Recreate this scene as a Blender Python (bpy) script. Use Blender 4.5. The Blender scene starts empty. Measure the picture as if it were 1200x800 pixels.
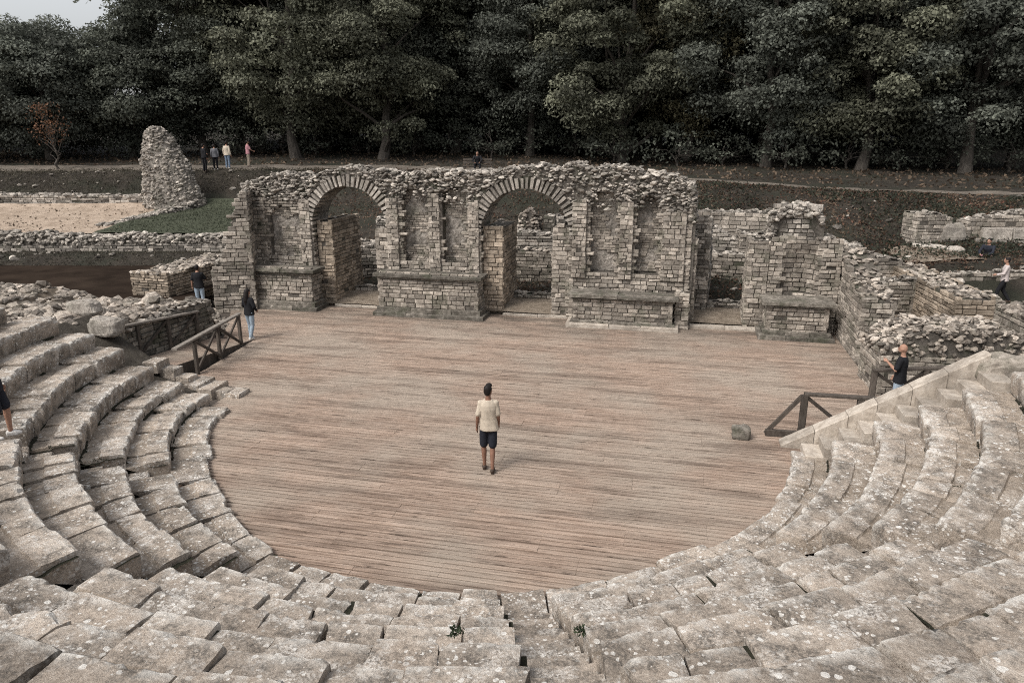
import bpy, math, random
import numpy as np
from mathutils import Vector, Matrix, noise
from bisect import bisect_right

R_ = math.radians
scn = bpy.context.scene
COL = scn.collection
# ---------------------------------------------------------------- frame
# x = along the stage (right), y = away from the seats, z = up from the stage; the orchestra centre is the origin.
CAM = Vector((3.9016, -15.3675, 6.5)); PITCH = 16.0; YAW = 12.8
cu, su = math.cos(R_(YAW)), math.sin(R_(YAW))
def W(X, D):                       # metres right of / ahead of the viewpoint -> scene x, y
    return CAM.x + X*cu - D*su, CAM.y + X*su + D*cu
def toXD(x, y):
    dx, dy = x-CAM.x, y-CAM.y
    return dx*cu + dy*su, -dx*su + dy*cu
def inview(x, y, z, mx=.12):
    X, D = toXD(x, y); dz = z-CAM.z
    c, s = math.cos(R_(PITCH)), math.sin(R_(PITCH))
    d = D*c - dz*s; dn = -D*s - dz*c
    if d < .3: return False
    return abs(X/d) < .706+mx and abs(dn/d) < .471+mx

def nz(x, y, z, s=1.0, sd=0):
    return noise.noise((x*s+sd*7.3, y*s-sd*3.1, z*s+sd*1.7))

# ---------------------------------------------------------------- object helpers
def tag(o, label=None, cat=None, group=None, kind=None):
    if label: o['label'] = label
    if cat: o['category'] = cat
    if group: o['group'] = group
    if kind or cat: o['kind'] = kind or 'thing'
    return o
def empty(name, loc, label=None, cat=None, group=None, rz=0, parent=None):
    o = bpy.data.objects.new(name, None); COL.objects.link(o)
    o.location = loc; o.rotation_euler = (0, 0, rz); o.empty_display_size = .2
    if parent: o.parent = parent
    return tag(o, label, cat, group)
class MB:
    def __init__(s): s.v = []; s.f = []; s.t = []; s.m = []
    def add(s, vs, fs, tint=.5, mat=0):
        b = len(s.v); s.v.extend([tuple(q) for q in vs]); s.t.extend([tint]*len(vs))
        for f in fs: s.f.append(tuple(b+i for i in f)); s.m.append(mat)
    def box(s, lo, hi, tint=.5, mat=0):
        x0, y0, z0 = lo; x1, y1, z1 = hi
        s.add([(x0,y0,z0),(x1,y0,z0),(x1,y1,z0),(x0,y1,z0),(x0,y0,z1),(x1,y0,z1),(x1,y1,z1),(x0,y1,z1)],
              [(0,3,2,1),(4,5,6,7),(0,1,5,4),(1,2,6,5),(2,3,7,6),(3,0,4,7)], tint, mat)
    def bar(s, a, b, w, h, tint=.5, mat=0, bev=.12):
        a, b = Vector(a), Vector(b); d = (b-a).normalized()
        up = Vector((0,0,1)) if abs(d.z) < .95 else Vector((0,1,0))
        sx = d.cross(up).normalized(); sy = sx.cross(d).normalized()
        k = bev*min(w, h)
        prof = [(-w/2+k,-h/2),(w/2-k,-h/2),(w/2,-h/2+k),(w/2,h/2-k),(w/2-k,h/2),(-w/2+k,h/2),(-w/2,h/2-k),(-w/2,-h/2+k)]
        vs = [a+sx*p[0]+sy*p[1] for p in prof]+[b+sx*p[0]+sy*p[1] for p in prof]
        fs = [(i,(i+1)%8,8+(i+1)%8,8+i) for i in range(8)]+[tuple(range(7,-1,-1)),tuple(range(8,16))]
        s.add(vs, fs, tint, mat)
    def loft(s, rings, tint=.5, mat=0, cap=True):
        n = len(rings[0]); vs = [p for r in rings for p in r]; fs = []
        for i in range(len(rings)-1):
            for j in range(n):
                fs.append((i*n+j, i*n+(j+1)%n, (i+1)*n+(j+1)%n, (i+1)*n+j))
        if cap: fs += [tuple(range(n-1,-1,-1)), tuple(range((len(rings)-1)*n, len(rings)*n))]
        s.add(vs, fs, tint, mat)
    def tube(s, pts, rad, n=8, tint=.5, mat=0):
        pts = [Vector(p) for p in pts]; rings = []
        for i, p in enumerate(pts):
            d = (pts[min(i+1,len(pts)-1)]-pts[max(i-1,0)]).normalized()
            up = Vector((0,1,0)) if abs(d.z) > .7 else Vector((0,0,1))
            a = d.cross(up).normalized(); b = d.cross(a).normalized(); r = rad[i]
            rings.append([p+a*math.cos(t)*r+b*math.sin(t)*r for t in [2*math.pi*k/n for k in range(n)]])
        s.loft(rings, tint, mat)
    def ell(s, c, r, n=12, m=8, tint=.5, mat=0, rot=None):
        c = Vector(c); rings = []
        for i in range(m+1):
            ph = -math.pi/2+math.pi*i/m
            k = max(math.cos(ph), .02)
            ring = []
            for j in range(n):
                t = 2*math.pi*j/n
                q = Vector((r[0]*k*math.cos(t), r[1]*k*math.sin(t), r[2]*math.sin(ph)))
                if rot: q = rot @ q
                ring.append(c+q)
            rings.append(ring)
        s.loft(rings, tint, mat)
    def build(s, name, mats, parent=None, org=None, smooth=False, label=None, cat=None, group=None, kind=None):
        me = bpy.data.meshes.new(name)
        ox, oy, oz = org if org is not None else (0,0,0)
        me.from_pydata([(a-ox, b-oy, c-oz) for a, b, c in s.v], [], s.f)
        if not isinstance(mats, (list, tuple)): mats = [mats]
        for m in mats: me.materials.append(m)
        if len(mats) > 1: me.polygons.foreach_set('material_index', s.m)
        at = me.attributes.new('tint', 'FLOAT', 'POINT'); at.data.foreach_set('value', s.t)
        if smooth: me.polygons.foreach_set('use_smooth', [True]*len(s.f))
        me.update()
        o = bpy.data.objects.new(name, me); COL.objects.link(o)
        if parent: o.parent = parent
        elif org is not None: o.location = org
        return tag(o, label, cat, group, kind)

# ---------------------------------------------------------------- materials
class N:
    def __init__(s, name):
        s.mat = bpy.data.materials.new(name); s.mat.use_nodes = True
        s.nt = s.mat.node_tree; s.nt.nodes.clear()
        s.out = s('ShaderNodeOutputMaterial'); s.b = s('ShaderNodeBsdfPrincipled')
        s.link(s.b.outputs[0], s.out.inputs[0])
        s.b.inputs['Roughness'].default_value = .9
        s.b.inputs['Specular IOR Level'].default_value = .2
        s.pos = s('ShaderNodeNewGeometry').outputs['Position']
    def __call__(s, t, **kw):
        n = s.nt.nodes.new(t)
        for k, v in kw.items(): setattr(n, k, v)
        return n
    def link(s, a, b): s.nt.links.new(a, b)
    def setin(s, sock, v):
        if isinstance(v, bpy.types.NodeSocket): s.link(v, sock)
        else: sock.default_value = v
    def map(s, scale=(1,1,1), rot=(0,0,0)):
        n = s('ShaderNodeMapping'); s.link(s.pos, n.inputs[0])
        n.inputs['Scale'].default_value = scale; n.inputs['Rotation'].default_value = rot
        return n.outputs[0]
    def noise(s, scale, detail=5, rough=.6, vec=None, dist=0):
        n = s('ShaderNodeTexNoise'); s.link(vec or s.pos, n.inputs['Vector'])
        n.inputs['Scale'].default_value = scale; n.inputs['Detail'].default_value = detail
        n.inputs['Roughness'].default_value = rough; n.inputs['Distortion'].default_value = dist
        return n.outputs['Fac']
    def voro(s, scale, vec=None, feature='F1', out='Distance', rnd=1):
        n = s('ShaderNodeTexVoronoi', feature=feature); s.link(vec or s.pos, n.inputs['Vector'])
        n.inputs['Scale'].default_value = scale; n.inputs['Randomness'].default_value = rnd
        return n.outputs[out]
    def ramp(s, fac, stops, interp='LINEAR'):
        n = s('ShaderNodeValToRGB'); s.link(fac, n.inputs[0]); cr = n.color_ramp; cr.interpolation = interp
        while len(cr.elements) < len(stops): cr.elements.new(.5)
        for e, (p, c) in zip(cr.elements, stops):
            e.position = p; e.color = (c,c,c,1) if isinstance(c, (int,float)) else (*c,1)
        return n.outputs[0]
    def mix(s, fac, a, b, mode='MIX'):
        n = s('ShaderNodeMix', data_type='RGBA', blend_type=mode)
        s.setin(n.inputs[0], fac)
        for i, v in ((6,a),(7,b)):
            if isinstance(v, (tuple,list)): v = (*v,1) if len(v) == 3 else v
            s.setin(n.inputs[i], v)
        return n.outputs[2]
    def math(s, op, a, b=0.0, c=None):
        n = s('ShaderNodeMath', operation=op); s.setin(n.inputs[0], a); s.setin(n.inputs[1], b)
        if c is not None: s.setin(n.inputs[2], c)
        return n.outputs[0]
    def tint(s, lo, hi):
        a = s('ShaderNodeAttribute', attribute_name='tint')
        return s.math('MULTIPLY_ADD', a.outputs['Fac'], hi-lo, lo)
    def scale(s, col, f):
        n = s('ShaderNodeVectorMath', operation='SCALE'); s.link(col, n.inputs[0]); s.setin(n.inputs['Scale'], f)
        return n.outputs[0]
    def bump(s, h, strength=.5, dist=.02):
        n = s('ShaderNodeBump'); s.link(h, n.inputs['Height'])
        n.inputs['Strength'].default_value = strength; n.inputs['Distance'].default_value = dist
        s.link(n.outputs[0], s.b.inputs['Normal'])
    def done(s, col):
        s.setin(s.b.inputs['Base Color'], (*col,1) if isinstance(col, (tuple,list)) else col)
        return s.mat

def m_seat():
    n = N('weathered_seat_limestone')
    ed = n('ShaderNodeAttribute', attribute_name='edge').outputs['Fac']
    a = n.ramp(n.noise(1.3, 4, .6), [(.33, (.225,.183,.145)), (.5, (.355,.303,.25)), (.66, (.46,.405,.345))])
    fine = n.noise(26, 6, .75)
    a = n.mix(.65, a, n.ramp(fine, [(.3, (.15,.115,.09)), (.5, (.41,.345,.285)), (.72, (.58,.515,.445))]), 'MIX')
    a = n.scale(a, n.tint(.74, 1.2))
    # dark soot-like crust
    crust = n.math('MULTIPLY', n.ramp(n.noise(3.1, 6, .72), [(.43, 0), (.60, 1)]), n.ramp(n.noise(34, 4, .65), [(.36, .15), (.54, 1)]))
    a = n.mix(n.math('MULTIPLY', crust, .8), a, (.075,.068,.06))
    # pale crust
    pale = n.math('MULTIPLY', n.ramp(n.noise(2.3, 5, .65, n.map((1,1,1),(.3,.4,.7))), [(.52, 0), (.63, 1)]), n.ramp(n.noise(33, 4, .7), [(.42, 0), (.56, 1)]))
    a = n.mix(n.math('MULTIPLY', pale, .75), a, (.66,.62,.57))
    worn = n.math('MULTIPLY', n.math('MAXIMUM', ed, 0), n.ramp(n.noise(5, 5, .7), [(.42, 0), (.6, .85)]))
    a = n.mix(worn, a, (.64,.61,.56))
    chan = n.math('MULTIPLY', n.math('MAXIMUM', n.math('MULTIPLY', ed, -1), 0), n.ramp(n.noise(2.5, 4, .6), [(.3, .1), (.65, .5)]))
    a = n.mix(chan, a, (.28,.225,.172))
    # round lichen spots
    wob = n('ShaderNodeVectorMath', operation='ADD'); n.link(n.pos, wob.inputs[0])
    wn = n('ShaderNodeTexNoise'); n.link(n.pos, wn.inputs['Vector']); wn.inputs['Scale'].default_value = 22
    ws = n('ShaderNodeVectorMath', operation='SCALE'); n.link(wn.outputs['Color'], ws.inputs[0]); ws.inputs['Scale'].default_value = .035
    n.link(ws.outputs[0], wob.inputs[1])
    for sc, thr, dens, amt in ((5.2, .055, .50, .85), (10, .11, .45, .8), (20, .17, .5, .7)):
        v = n('ShaderNodeTexVoronoi'); n.link(wob.outputs[0], v.inputs['Vector']); v.inputs['Scale'].default_value = sc
        sep = n('ShaderNodeSeparateColor'); n.link(v.outputs['Color'], sep.inputs[0])
        r = n.math('MULTIPLY', sep.outputs[0], thr*3.2)
        inside = n.ramp(n.math('SUBTRACT', r, v.outputs['Distance']), [(0, 0), (.02, 1)])
        patch = n.ramp(n.noise(1.1, 3, .5, n.map((1,1,1),(sc,.2,.1))), [(dens-.06, 0), (dens+.06, 1)])
        keep = n.math('GREATER_THAN', sep.outputs[1], .52)
        a = n.mix(n.math('MULTIPLY', n.math('MULTIPLY', inside, patch), n.math('MULTIPLY', keep, amt)), a, (.72,.695,.65))
    n.bump(n.math('ADD', n.noise(14, 7, .75), n.math('MULTIPLY', n.noise(75, 4, .7), .35)), .9, .03)
    return n.done(a)

def m_stone(name, dark, mid, light, tl=.6, th=1.35, sc=9, bump=.7, moss=.0, bd=.02):
    n = N(name)
    a = n.ramp(n.noise(sc, 6, .7), [(.3, dark), (.5, mid), (.72, light)])
    a = n.scale(a, n.tint(tl, th))
    big = n.noise(.9, 5, .65)
    a = n.mix(n.ramp(big, [(.5, 0), (.66, .6)]), a, tuple(c*.55 for c in dark))
    if moss: a = n.mix(n.math('MULTIPLY', n.ramp(n.noise(1.7, 4, .6, n.map((1,1,1),(1,2,3))), [(.52, 0), (.64, 1)]), moss), a, (.045,.055,.03))
    n.bump(n.noise(sc*3, 6, .7), bump, bd)
    return n.done(a)

M = {}
M['seat'] = m_seat()
M['brick'] = m_stone('grey_brick_stone', (.175,.15,.125), (.34,.298,.252), (.50,.45,.39), .5, 1.3, 8, .8, .35)
M['warm'] = m_stone('warm_rebuilt_stone', (.20,.16,.12), (.33,.27,.21), (.45,.385,.31), .5, 1.4, 8, .7)
M['rubble'] = m_stone('rubble_stone', (.17,.148,.127), (.34,.305,.265), (.53,.485,.43), .3, 1.5, 10, .9, .2)
M['bank_rubble'] = m_stone('warm_rubble_stone', (.17,.14,.115), (.33,.285,.24), (.50,.455,.40), .3, 1.5, 10, .9, .2)  # slightly browner variant of the rubble stone
M['mortar'] = m_stone('old_mortar', (.06,.053,.045), (.11,.097,.083), (.18,.16,.138), .8, 1.2, 14, 1.0, .5)
M['plaster'] = m_stone('weathered_plaster', (.10,.09,.078), (.27,.242,.212), (.43,.39,.345), .8, 1.2, 6, 1.0, .3, .04)
M['slab'] = m_stone('dark_weathered_slab', (.085,.076,.062), (.165,.148,.125), (.34,.305,.262), .6, 1.3, 6, .8, .4)
M['cut'] = m_stone('pale_cut_limestone', (.27,.23,.19), (.40,.35,.295), (.52,.47,.41), .8, 1.15, 7, .4)

def m_deck():
    n = N('weathered_deck_boards')
    st = n.map((.55, 9, 9))
    a = n.ramp(n.noise(2.2, 6, .7, st), [(.28, (.14,.095,.070)), (.5, (.315,.234,.182)), (.74, (.44,.348,.284))])
    a = n.scale(a, n.tint(.66, 1.22))
    # grey weathering and pinkish timber by region
    a = n.mix(n.ramp(n.noise(.35, 3, .55), [(.42, 0), (.6, .55)]), a, (.32,.28,.232))
    # long dark damp stains along the boards
    stain = n.ramp(n.noise(.8, 7, .72, n.map((.3, 2.6, 1))), [(.50, 0), (.60, .55), (.75, .85)])
    a = n.mix(stain, a, (.105,.075,.058))
    a = n.mix(n.ramp(n.noise(3.5, 5, .7, n.map((.35, 4.5, 1))), [(.58, 0), (.66, .8)]), a, (.06,.043,.033))
    sp = n('ShaderNodeSeparateXYZ'); n.link(n.pos, sp.inputs[0])
    dirt = n.math('MULTIPLY', n.ramp(n.math('MULTIPLY', sp.outputs[1], .1), [(.70, 0), (.95, 1)]), n.ramp(n.noise(1.2, 6, .7, n.map((.6,1.6,1))), [(.36, .1), (.6, .9)]))
    a = n.mix(dirt, a, (.10,.082,.066))
    a = n.mix(n.ramp(n.noise(4.2, 4, .8, n.map((1.2,5,1))), [(.66, 0), (.69, .8)]), a, (.04,.03,.025))
    n.bump(n.noise(6, 6, .7, n.map((.8, 30, 10))), .5, .006)
    n.b.inputs['Roughness'].default_value = .8
    return n.done(a)
M['deck'] = m_deck()
def m_wood(name, c0, c1):
    n = N(name)
    a = n.ramp(n.noise(9, 6, .7, n.map((1,1,.4))), [(.3, c0), (.7, c1)])
    n.bump(n.noise(40, 4, .7), .4, .005)
    return n.done(n.scale(a, n.tint(.7, 1.25)))
M['rail'] = m_wood('dark_railing_timber', (.045,.037,.031), (.115,.097,.082))
M['railtop'] = m_wood('greyed_handrail_timber', (.14,.122,.105), (.27,.24,.208))
def m_leaf(name, c, var=.5):
    n = N(name)
    hs = n.ramp(n.noise(.23, 3, .6), [(.35, tuple(k*(1-var*.5) for k in c)), (.65, tuple(k*(1+var*.6) for k in c))])
    a = n.scale(hs, n.tint(.38, 1.65))
    n.b.inputs['Roughness'].default_value = .7
    n.b.inputs['Specular IOR Level'].default_value = .25
    tr = n('ShaderNodeBsdfTranslucent'); n.link(a, tr.inputs[0])
    mx = n('ShaderNodeMixShader'); mx.inputs[0].default_value = .28
    n.link(n.b.outputs[0], mx.inputs[1]); n.link(tr.outputs[0], mx.inputs[2]); n.link(mx.outputs[0], n.out.inputs[0])
    return n.done(a)
M['leaf_oak'] = m_leaf('oak_leaves', (.145,.148,.106))
M['leaf_dark'] = m_leaf('dark_leaves', (.095,.102,.080))
M['leaf_blue'] = m_leaf('grey_green_leaves', (.112,.120,.098))
M['leaf_yellow'] = m_leaf('yellowing_leaves', (.175,.160,.100))
M['leaf_rust'] = m_leaf('rusty_leaves', (.15,.078,.045))
M['grassblade'] = m_leaf('grass_blades', (.038,.043,.028))
M['litter'] = m_leaf('fallen_leaves', (.115,.083,.058))
M['rust_litter'] = m_leaf('rusty_fallen_leaves', (.11,.058,.040))
M['dry_grass'] = m_leaf('dry_bank_grass', (.075,.066,.048))
M['lawn_blade'] = m_leaf('lawn_blades', (.062,.070,.045))
M['weed'] = m_leaf('weed_leaves', (.028,.040,.020))
def m_bark():
    n = N('bark'); a = n.ramp(n.noise(7, 6, .7, n.map((1,1,.25))), [(.3, (.035,.03,.026)), (.7, (.11,.097,.083))])
    n.bump(n.noise(12, 5, .7, n.map((1,1,.2))), .8, .04); return n.done(a)
M['bark'] = m_bark()
def m_ground():
    n = N('dark_earth_ground')
    a = n.ramp(n.noise(1.1, 8, .75), [(.3, (.015,.013,.010)), (.5, (.033,.028,.022)), (.72, (.065,.054,.043))])
    g = n.ramp(n.noise(.35, 5, .65), [(.48, 0), (.6, .7)])
    a = n.mix(g, a, (.026,.028,.019))
    a = n.mix(n.ramp(n.noise(5, 6, .8), [(.6, 0), (.72, .6)]), a, (.075,.045,.032))
    a = n.mix(n.ramp(n.voro(3.0), [(.04, .5), (.07, 0)]), a, (.2,.18,.16))
    n.bump(n.noise(6, 8, .8), 1.0, .08); return n.done(a)
M['ground'] = m_ground()
def m_soil(name, c0, c1, c2, sc=2.5):
    n = N(name); a = n.ramp(n.noise(sc, 8, .75), [(.3, c0), (.5, c1), (.7, c2)])
    a = n.mix(n.ramp(n.noise(sc*.9, 4, .7, n.map((1,2.2,1),(0,0,.4))), [(.6, 0), (.7, .6)]), a, tuple(k*.45 for k in c0))
    n.bump(n.noise(9, 6, .75), .8, .04); return n.done(a)
M['sand'] = m_soil('beige_sand_court', (.20,.15,.11), (.33,.26,.20), (.42,.34,.27), 1.2)
M['path'] = m_soil('trodden_path', (.07,.06,.05), (.125,.107,.088), (.185,.158,.132), 1.5)
M['court'] = m_soil('dusty_court_floor', (.11,.088,.066), (.19,.155,.12), (.28,.235,.19), 3)
M['lawn'] = m_soil('short_lawn', (.036,.041,.027), (.055,.061,.040), (.078,.082,.056), 3)
M['bed'] = m_soil('seating_core_earth', (.03,.026,.02), (.055,.047,.038), (.09,.08,.066), 5)
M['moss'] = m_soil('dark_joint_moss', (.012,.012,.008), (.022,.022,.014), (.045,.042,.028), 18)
def m_water():
    n = N('murky_water'); n.b.inputs['Roughness'].default_value = .35
    n.b.inputs['Specular IOR Level'].default_value = .0; n.b.inputs['IOR'].default_value = 1.05
    a = n.ramp(n.noise(.6, 5, .6), [(.35, (.02,.015,.012)), (.7, (.042,.031,.024))])
    n.bump(n.noise(2.5, 2, .5), .03, .01); return n.done(a)
M['water'] = m_water()
def m_flat(name, c, rough=.85, var=.15, sc=18):
    n = N(name); a = n.ramp(n.noise(sc, 4, .6), [(.3, tuple(k*(1-var) for k in c)), (.7, tuple(k*(1+var) for k in c))])
    n.b.inputs['Roughness'].default_value = rough
    n.bump(n.noise(9, 4, .6), .25, .02); return n.done(a)
M['skin'] = m_flat('skin', (.33,.19,.135), .6, .08)
M['skin_dark'] = m_flat('tanned_skin', (.21,.115,.08), .6, .08)
M['hair'] = m_flat('dark_hair', (.014,.011,.010), .6)
M['beard'] = m_flat('short_beard', (.06,.04,.03), .8)
M['cream'] = m_flat('cream_cotton', (.47,.405,.325))
M['white'] = m_flat('white_cotton', (.66,.62,.58))
M['navy'] = m_flat('dark_navy_cloth', (.020,.022,.030))
M['offwhite'] = m_flat('off_white_cloth', (.47,.41,.39))
M['black'] = m_flat('black_cloth', (.013,.013,.015))
M['denim'] = m_flat('blue_denim', (.16,.21,.28))
M['paledenim'] = m_flat('pale_denim', (.28,.34,.40))
M['rose'] = m_flat('dusty_pink_cloth', (.34,.17,.19))
M['khaki'] = m_flat('khaki_cloth', (.24,.20,.16))
M['grey'] = m_flat('grey_cloth', (.14,.14,.15))
M['shoe_w'] = m_flat('white_shoe', (.62,.60,.57))
M['shoe_b'] = m_flat('brown_leather', (.05,.035,.027), .6)

# ---------------------------------------------------------------- masonry
rng = random.Random(11)
def stone_box(mb, mapf, s0, s1, z0, z1, d, c, rg, tint, mat=0, back=.14):
    j = lambda a: rg.uniform(-a, a)
    cs = min(c, (s1-s0)*.3); cz = min(c, (z1-z0)*.35)
    q = [(s0,z0),(s1,z0),(s1,z1),(s0,z1)]
    i = [(s0+cs,z0+cz),(s1-cs,z0+cz),(s1-cs,z1-cz),(s0+cs,z1-cz)]
    vs = [mapf(s,z,-back) for s,z in q]+[mapf(s+j(cs*.4),z+j(cz*.4),d-c*.9) for s,z in q]+[mapf(s+j(cs*.5),z+j(cz*.5),d+j(c*.5)) for s,z in i]
    fs = []
    for b in (0,4):
        for k in range(4): fs.append((b+k, b+(k+1)%4, b+4+(k+1)%4, b+4+k))
    fs.append((8,9,10,11))
    mb.add(vs, fs, tint, mat)
def masonry(mb, mapf, L, z0, zmax, rg, inside=None, course=.10, slen=(.16,.40), gap=.014, dep=.035, miss=.025, mat=0, lay=0):
    z = z0
    while z < zmax-.03:
        h = course*rg.uniform(.78, 1.25); s = -rg.uniform(0, slen[0])
        while s < L:
            l = rg.uniform(*slen)*(1.0 if rg.random() > .1 else .6)
            a, b = max(s, 0), min(s+l, L)
            if b-a > .05 and (inside is None or inside((a+b)/2, z+h/2)) and rg.random() > miss:
                wv = lay*nz((a+b)/2, z, 0, .6)
                stone_box(mb, mapf, a+gap/2, b-gap/2, z+gap/2+wv, z+h-gap/2+wv, rg.uniform(-.15,1)*dep, rg.uniform(.008,.02), rg, rg.random()**1.2, mat)
            s += l
        z += h
ICO_V = []; 
_p = (1+5**.5)/2
for a, b in ((-1,_p),(1,_p),(-1,-_p),(1,-_p)): ICO_V.append(Vector((a,b,0)).normalized())
for a, b in ((-1,_p),(1,_p),(-1,-_p),(1,-_p)): ICO_V.append(Vector((0,a,b)).normalized())
for a, b in ((_p,-1),(_p,1),(-_p,-1),(-_p,1)): ICO_V.append(Vector((a,0,b)).normalized())
ICO_F = [(0,11,5),(0,5,1),(0,1,7),(0,7,10),(0,10,11),(1,5,9),(5,11,4),(11,10,2),(10,7,6),(7,1,8),(3,9,4),(3,4,2),(3,2,6),(3,6,8),(3,8,9),(4,9,5),(2,4,11),(6,2,10),(8,6,7),(9,8,1)]
def rock(mb, c, r, rg, flat=.7, tint=None, mat=0, jit=.3):
    e = Matrix.Rotation(rg.uniform(0,6.28),3,'Z') @ Matrix.Rotation(rg.uniform(-.5,.5),3,'X') @ Matrix.Rotation(rg.uniform(-.4,.4),3,'Y')
    sx, sy, sz = r*rg.uniform(.8,1.4), r*rg.uniform(.7,1.1), r*flat*rg.uniform(.7,1.1)
    c = Vector(c); vs = []
    for v in ICO_V:
        k = 1+rg.uniform(-jit, jit*.6)
        vs.append(c + e @ Vector((v.x*sx*k, v.y*sy*k, v.z*sz*k)))
    mb.add(vs, ICO_F, rg.random()**1.2 if tint is None else tint, mat)

def interp(pts):
    xs = [p[0] for p in pts]
    def f(x):
        if x <= xs[0]: return pts[0][1]
        if x >= xs[-1]: return pts[-1][1]
        i = bisect_right(xs, x)-1; (a,b),(c,d) = pts[i], pts[i+1]
        return b+(d-b)*(x-a)/(c-a)
    return f

def wall(name, label, p0, p1, thick, z0, top, course=.15, slen=(.22,.55), mat='brick', topmat='rubble', rub=1.0, rsize=(.07,.15),
         rag=.10, cat='wall', group=None, seed=1, rubface=None, lay=.02):
    """free-standing ruined wall; top = height or list of (distance, height); rubface = height above which faces are loose rubble"""
    rg = random.Random(seed*77+5)
    p0, p1 = Vector((*p0,0)), Vector((*p1,0)); L = (p1-p0).length; d = (p1-p0)/L; nrm = Vector((d.y,-d.x,0))
    tf = (lambda s: top) if isinstance(top, (int,float)) else interp(top)
    tp = lambda s: tf(s)+rag*nz(s, seed*3.3, 0, 1.7)+rag*.6*nz(s, seed*5.1, 0, 5)
    mb = MB()
    ns = max(2, int(L/.2)); rings = []
    for i in range(ns+1):
        s = min(max(L*i/ns, .035), L-.035); b = p0+d*s; t = tp(s)-.05; h = thick/2-.035
        rings.append([b+nrm*h+Vector((0,0,z0-.25)), b+nrm*h+Vector((0,0,t)), b-nrm*h+Vector((0,0,t)), b-nrm*h+Vector((0,0,z0-.25))])
    mb.loft(rings, .5, 1)
    faces = [(lambda s,z,e: p0+d*s+nrm*(thick/2+e-.012)+Vector((0,0,z)), L, lambda s: tp(s)),
             (lambda s,z,e: p1-d*s-nrm*(thick/2+e-.012)+Vector((0,0,z)), L, lambda s: tp(L-s)),
             (lambda s,z,e: p0-nrm*(thick/2-s)-d*(e-.012)+Vector((0,0,z)), thick, lambda s: tp(.05)),
             (lambda s,z,e: p1+nrm*(thick/2-s)+d*(e-.012)+Vector((0,0,z)), thick, lambda s: tp(L-.05))]
    for mf, LL, tt in faces:
        zm = max(tt(LL*i/20) for i in range(21))
        rf = rubface if rubface is not None else 99
        masonry(mb, mf, LL, z0, zm, rg, lambda s,z: z < min(tt(s)-.02, rf+.15*nz(s,seed,0,2)), course, slen, gap=.022, dep=.045, lay=lay)
        if rubface is not None:
            for _ in range(int(LL*max(zm-rf,0)*55)):
                s = rg.uniform(0,LL); z = rg.uniform(rf-.05, max(tt(s),rf))
                rock(mb, mf(s,z,rg.uniform(-.05,.03)), rg.uniform(*rsize)*.8, rg, .75, None, 2)
    for _ in range(int(L*thick*rub*30)):
        s = rg.uniform(.03, L-.03); e = rg.uniform(-.5,.5)*thick*.94
        q = p0+d*s+nrm*e
        rock(mb, (q.x, q.y, tp(s)-.03+rg.uniform(-.02,.05)), rg.uniform(*rsize), rg, .5, None, 2)
    c = (p0+p1)/2
    return mb.build(name, [M[mat], M['mortar'], M[topmat]], None, (c.x, c.y, z0), label=label, cat=cat, group=group)

# ---------------------------------------------------------------- terrain
PROF = {-70: [(0,-.4),(29,-.3),(34.5,.0),(35.6,.75),(36.7,.75),(37.3,1.42),(46,2.0),(47.2,2.5),(49.3,4.2),(53,4.4),(70,5.4),(130,9),(400,14)],
        -15: [(0,-.4),(26,-.3),(30,-.25),(34.5,.1),(35.6,.75),(36.7,.75),(37.3,1.42),(45,2.0),(46.3,2.6),(48,4.15),(53,4.4),(70,5.4),(130,9),(400,14)],
        -11: [(0,-.4),(26,.0),(32,.3),(36,.7),(44,1.8),(46,2.6),(48,4.1),(53,4.4),(70,5.4),(130,9),(400,14)],
        0:   [(0,-.4),(24,-.3),(26,.15),(31,.3),(35,.9),(41,3.3),(44,4.05),(49,4.25),(70,5.4),(130,9),(400,14)],
        10:  [(0,-.4),(23,-.3),(25,.2),(28,.35),(31,1.5),(33,1.7),(38,3.7),(42,3.95),(47,4.1),(70,5.2),(130,9),(400,14)],
        17:  [(0,-.4),(20,-.2),(23,.2),(26.5,.4),(28,1.65),(31.5,1.85),(34.5,3.55),(37,3.75),(45,4.1),(70,5.2),(130,9),(400,14)],
        24:  [(0,-.4),(19,-.2),(21,.3),(26,.5),(27.5,1.7),(30.5,1.9),(33,3.55),(35.5,3.75),(45,4.1),(70,5.2),(130,9),(400,14)],
        80:  [(0,-.4),(19,-.2),(21,.3),(26,.5),(27.5,1.7),(30.5,1.9),(33,3.55),(35.5,3.75),(45,4.1),(70,5.2),(130,9),(400,14)]}
PK = sorted(PROF); PF = [interp(PROF[k]) for k in PK]
def terrain(X, D):
    x, y = W(X, D)
    z = terrain0(X, D)
    k = min(1, max(0, (13.0-y)/1.5))*min(1, max(0, (14.5-abs(x+1))/1.0)) if y > -30 else 0
    return z*(1-k)+min(z,-.42)*k
def terrain0(X, D):
    if X <= PK[0]: return PF[0](D)
    if X >= PK[-1]: return PF[-1](D)
    i = bisect_right(PK, X)-1; t = (X-PK[i])/(PK[i+1]-PK[i]); t = t*t*(3-2*t)
    return PF[i](D)*(1-t)+PF[i+1](D)*t
def tz(x, y): return terrain(*toXD(x, y))
def sheet(name, Xs, Ds, zf, mat, kind='structure'):
    mb = MB(); n = len(Xs); vs = []
    for D in Ds:
        for X in Xs:
            x, y = W(X, D); vs.append((x, y, zf(X, D)))
    fs = [(j*n+i, j*n+i+1, (j+1)*n+i+1, (j+1)*n+i) for j in range(len(Ds)-1) for i in range(n-1)]
    mb.add(vs, fs)
    return mb.build(name, mat, kind=kind, smooth=True)
def frange(a, b, s):
    r = []; 
    while a < b-1e-6: r.append(a); a += s
    return r+[b]
gX = [-400,-250,-150,-100]+frange(-70,60,.8)+[90,150,250,400]
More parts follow.
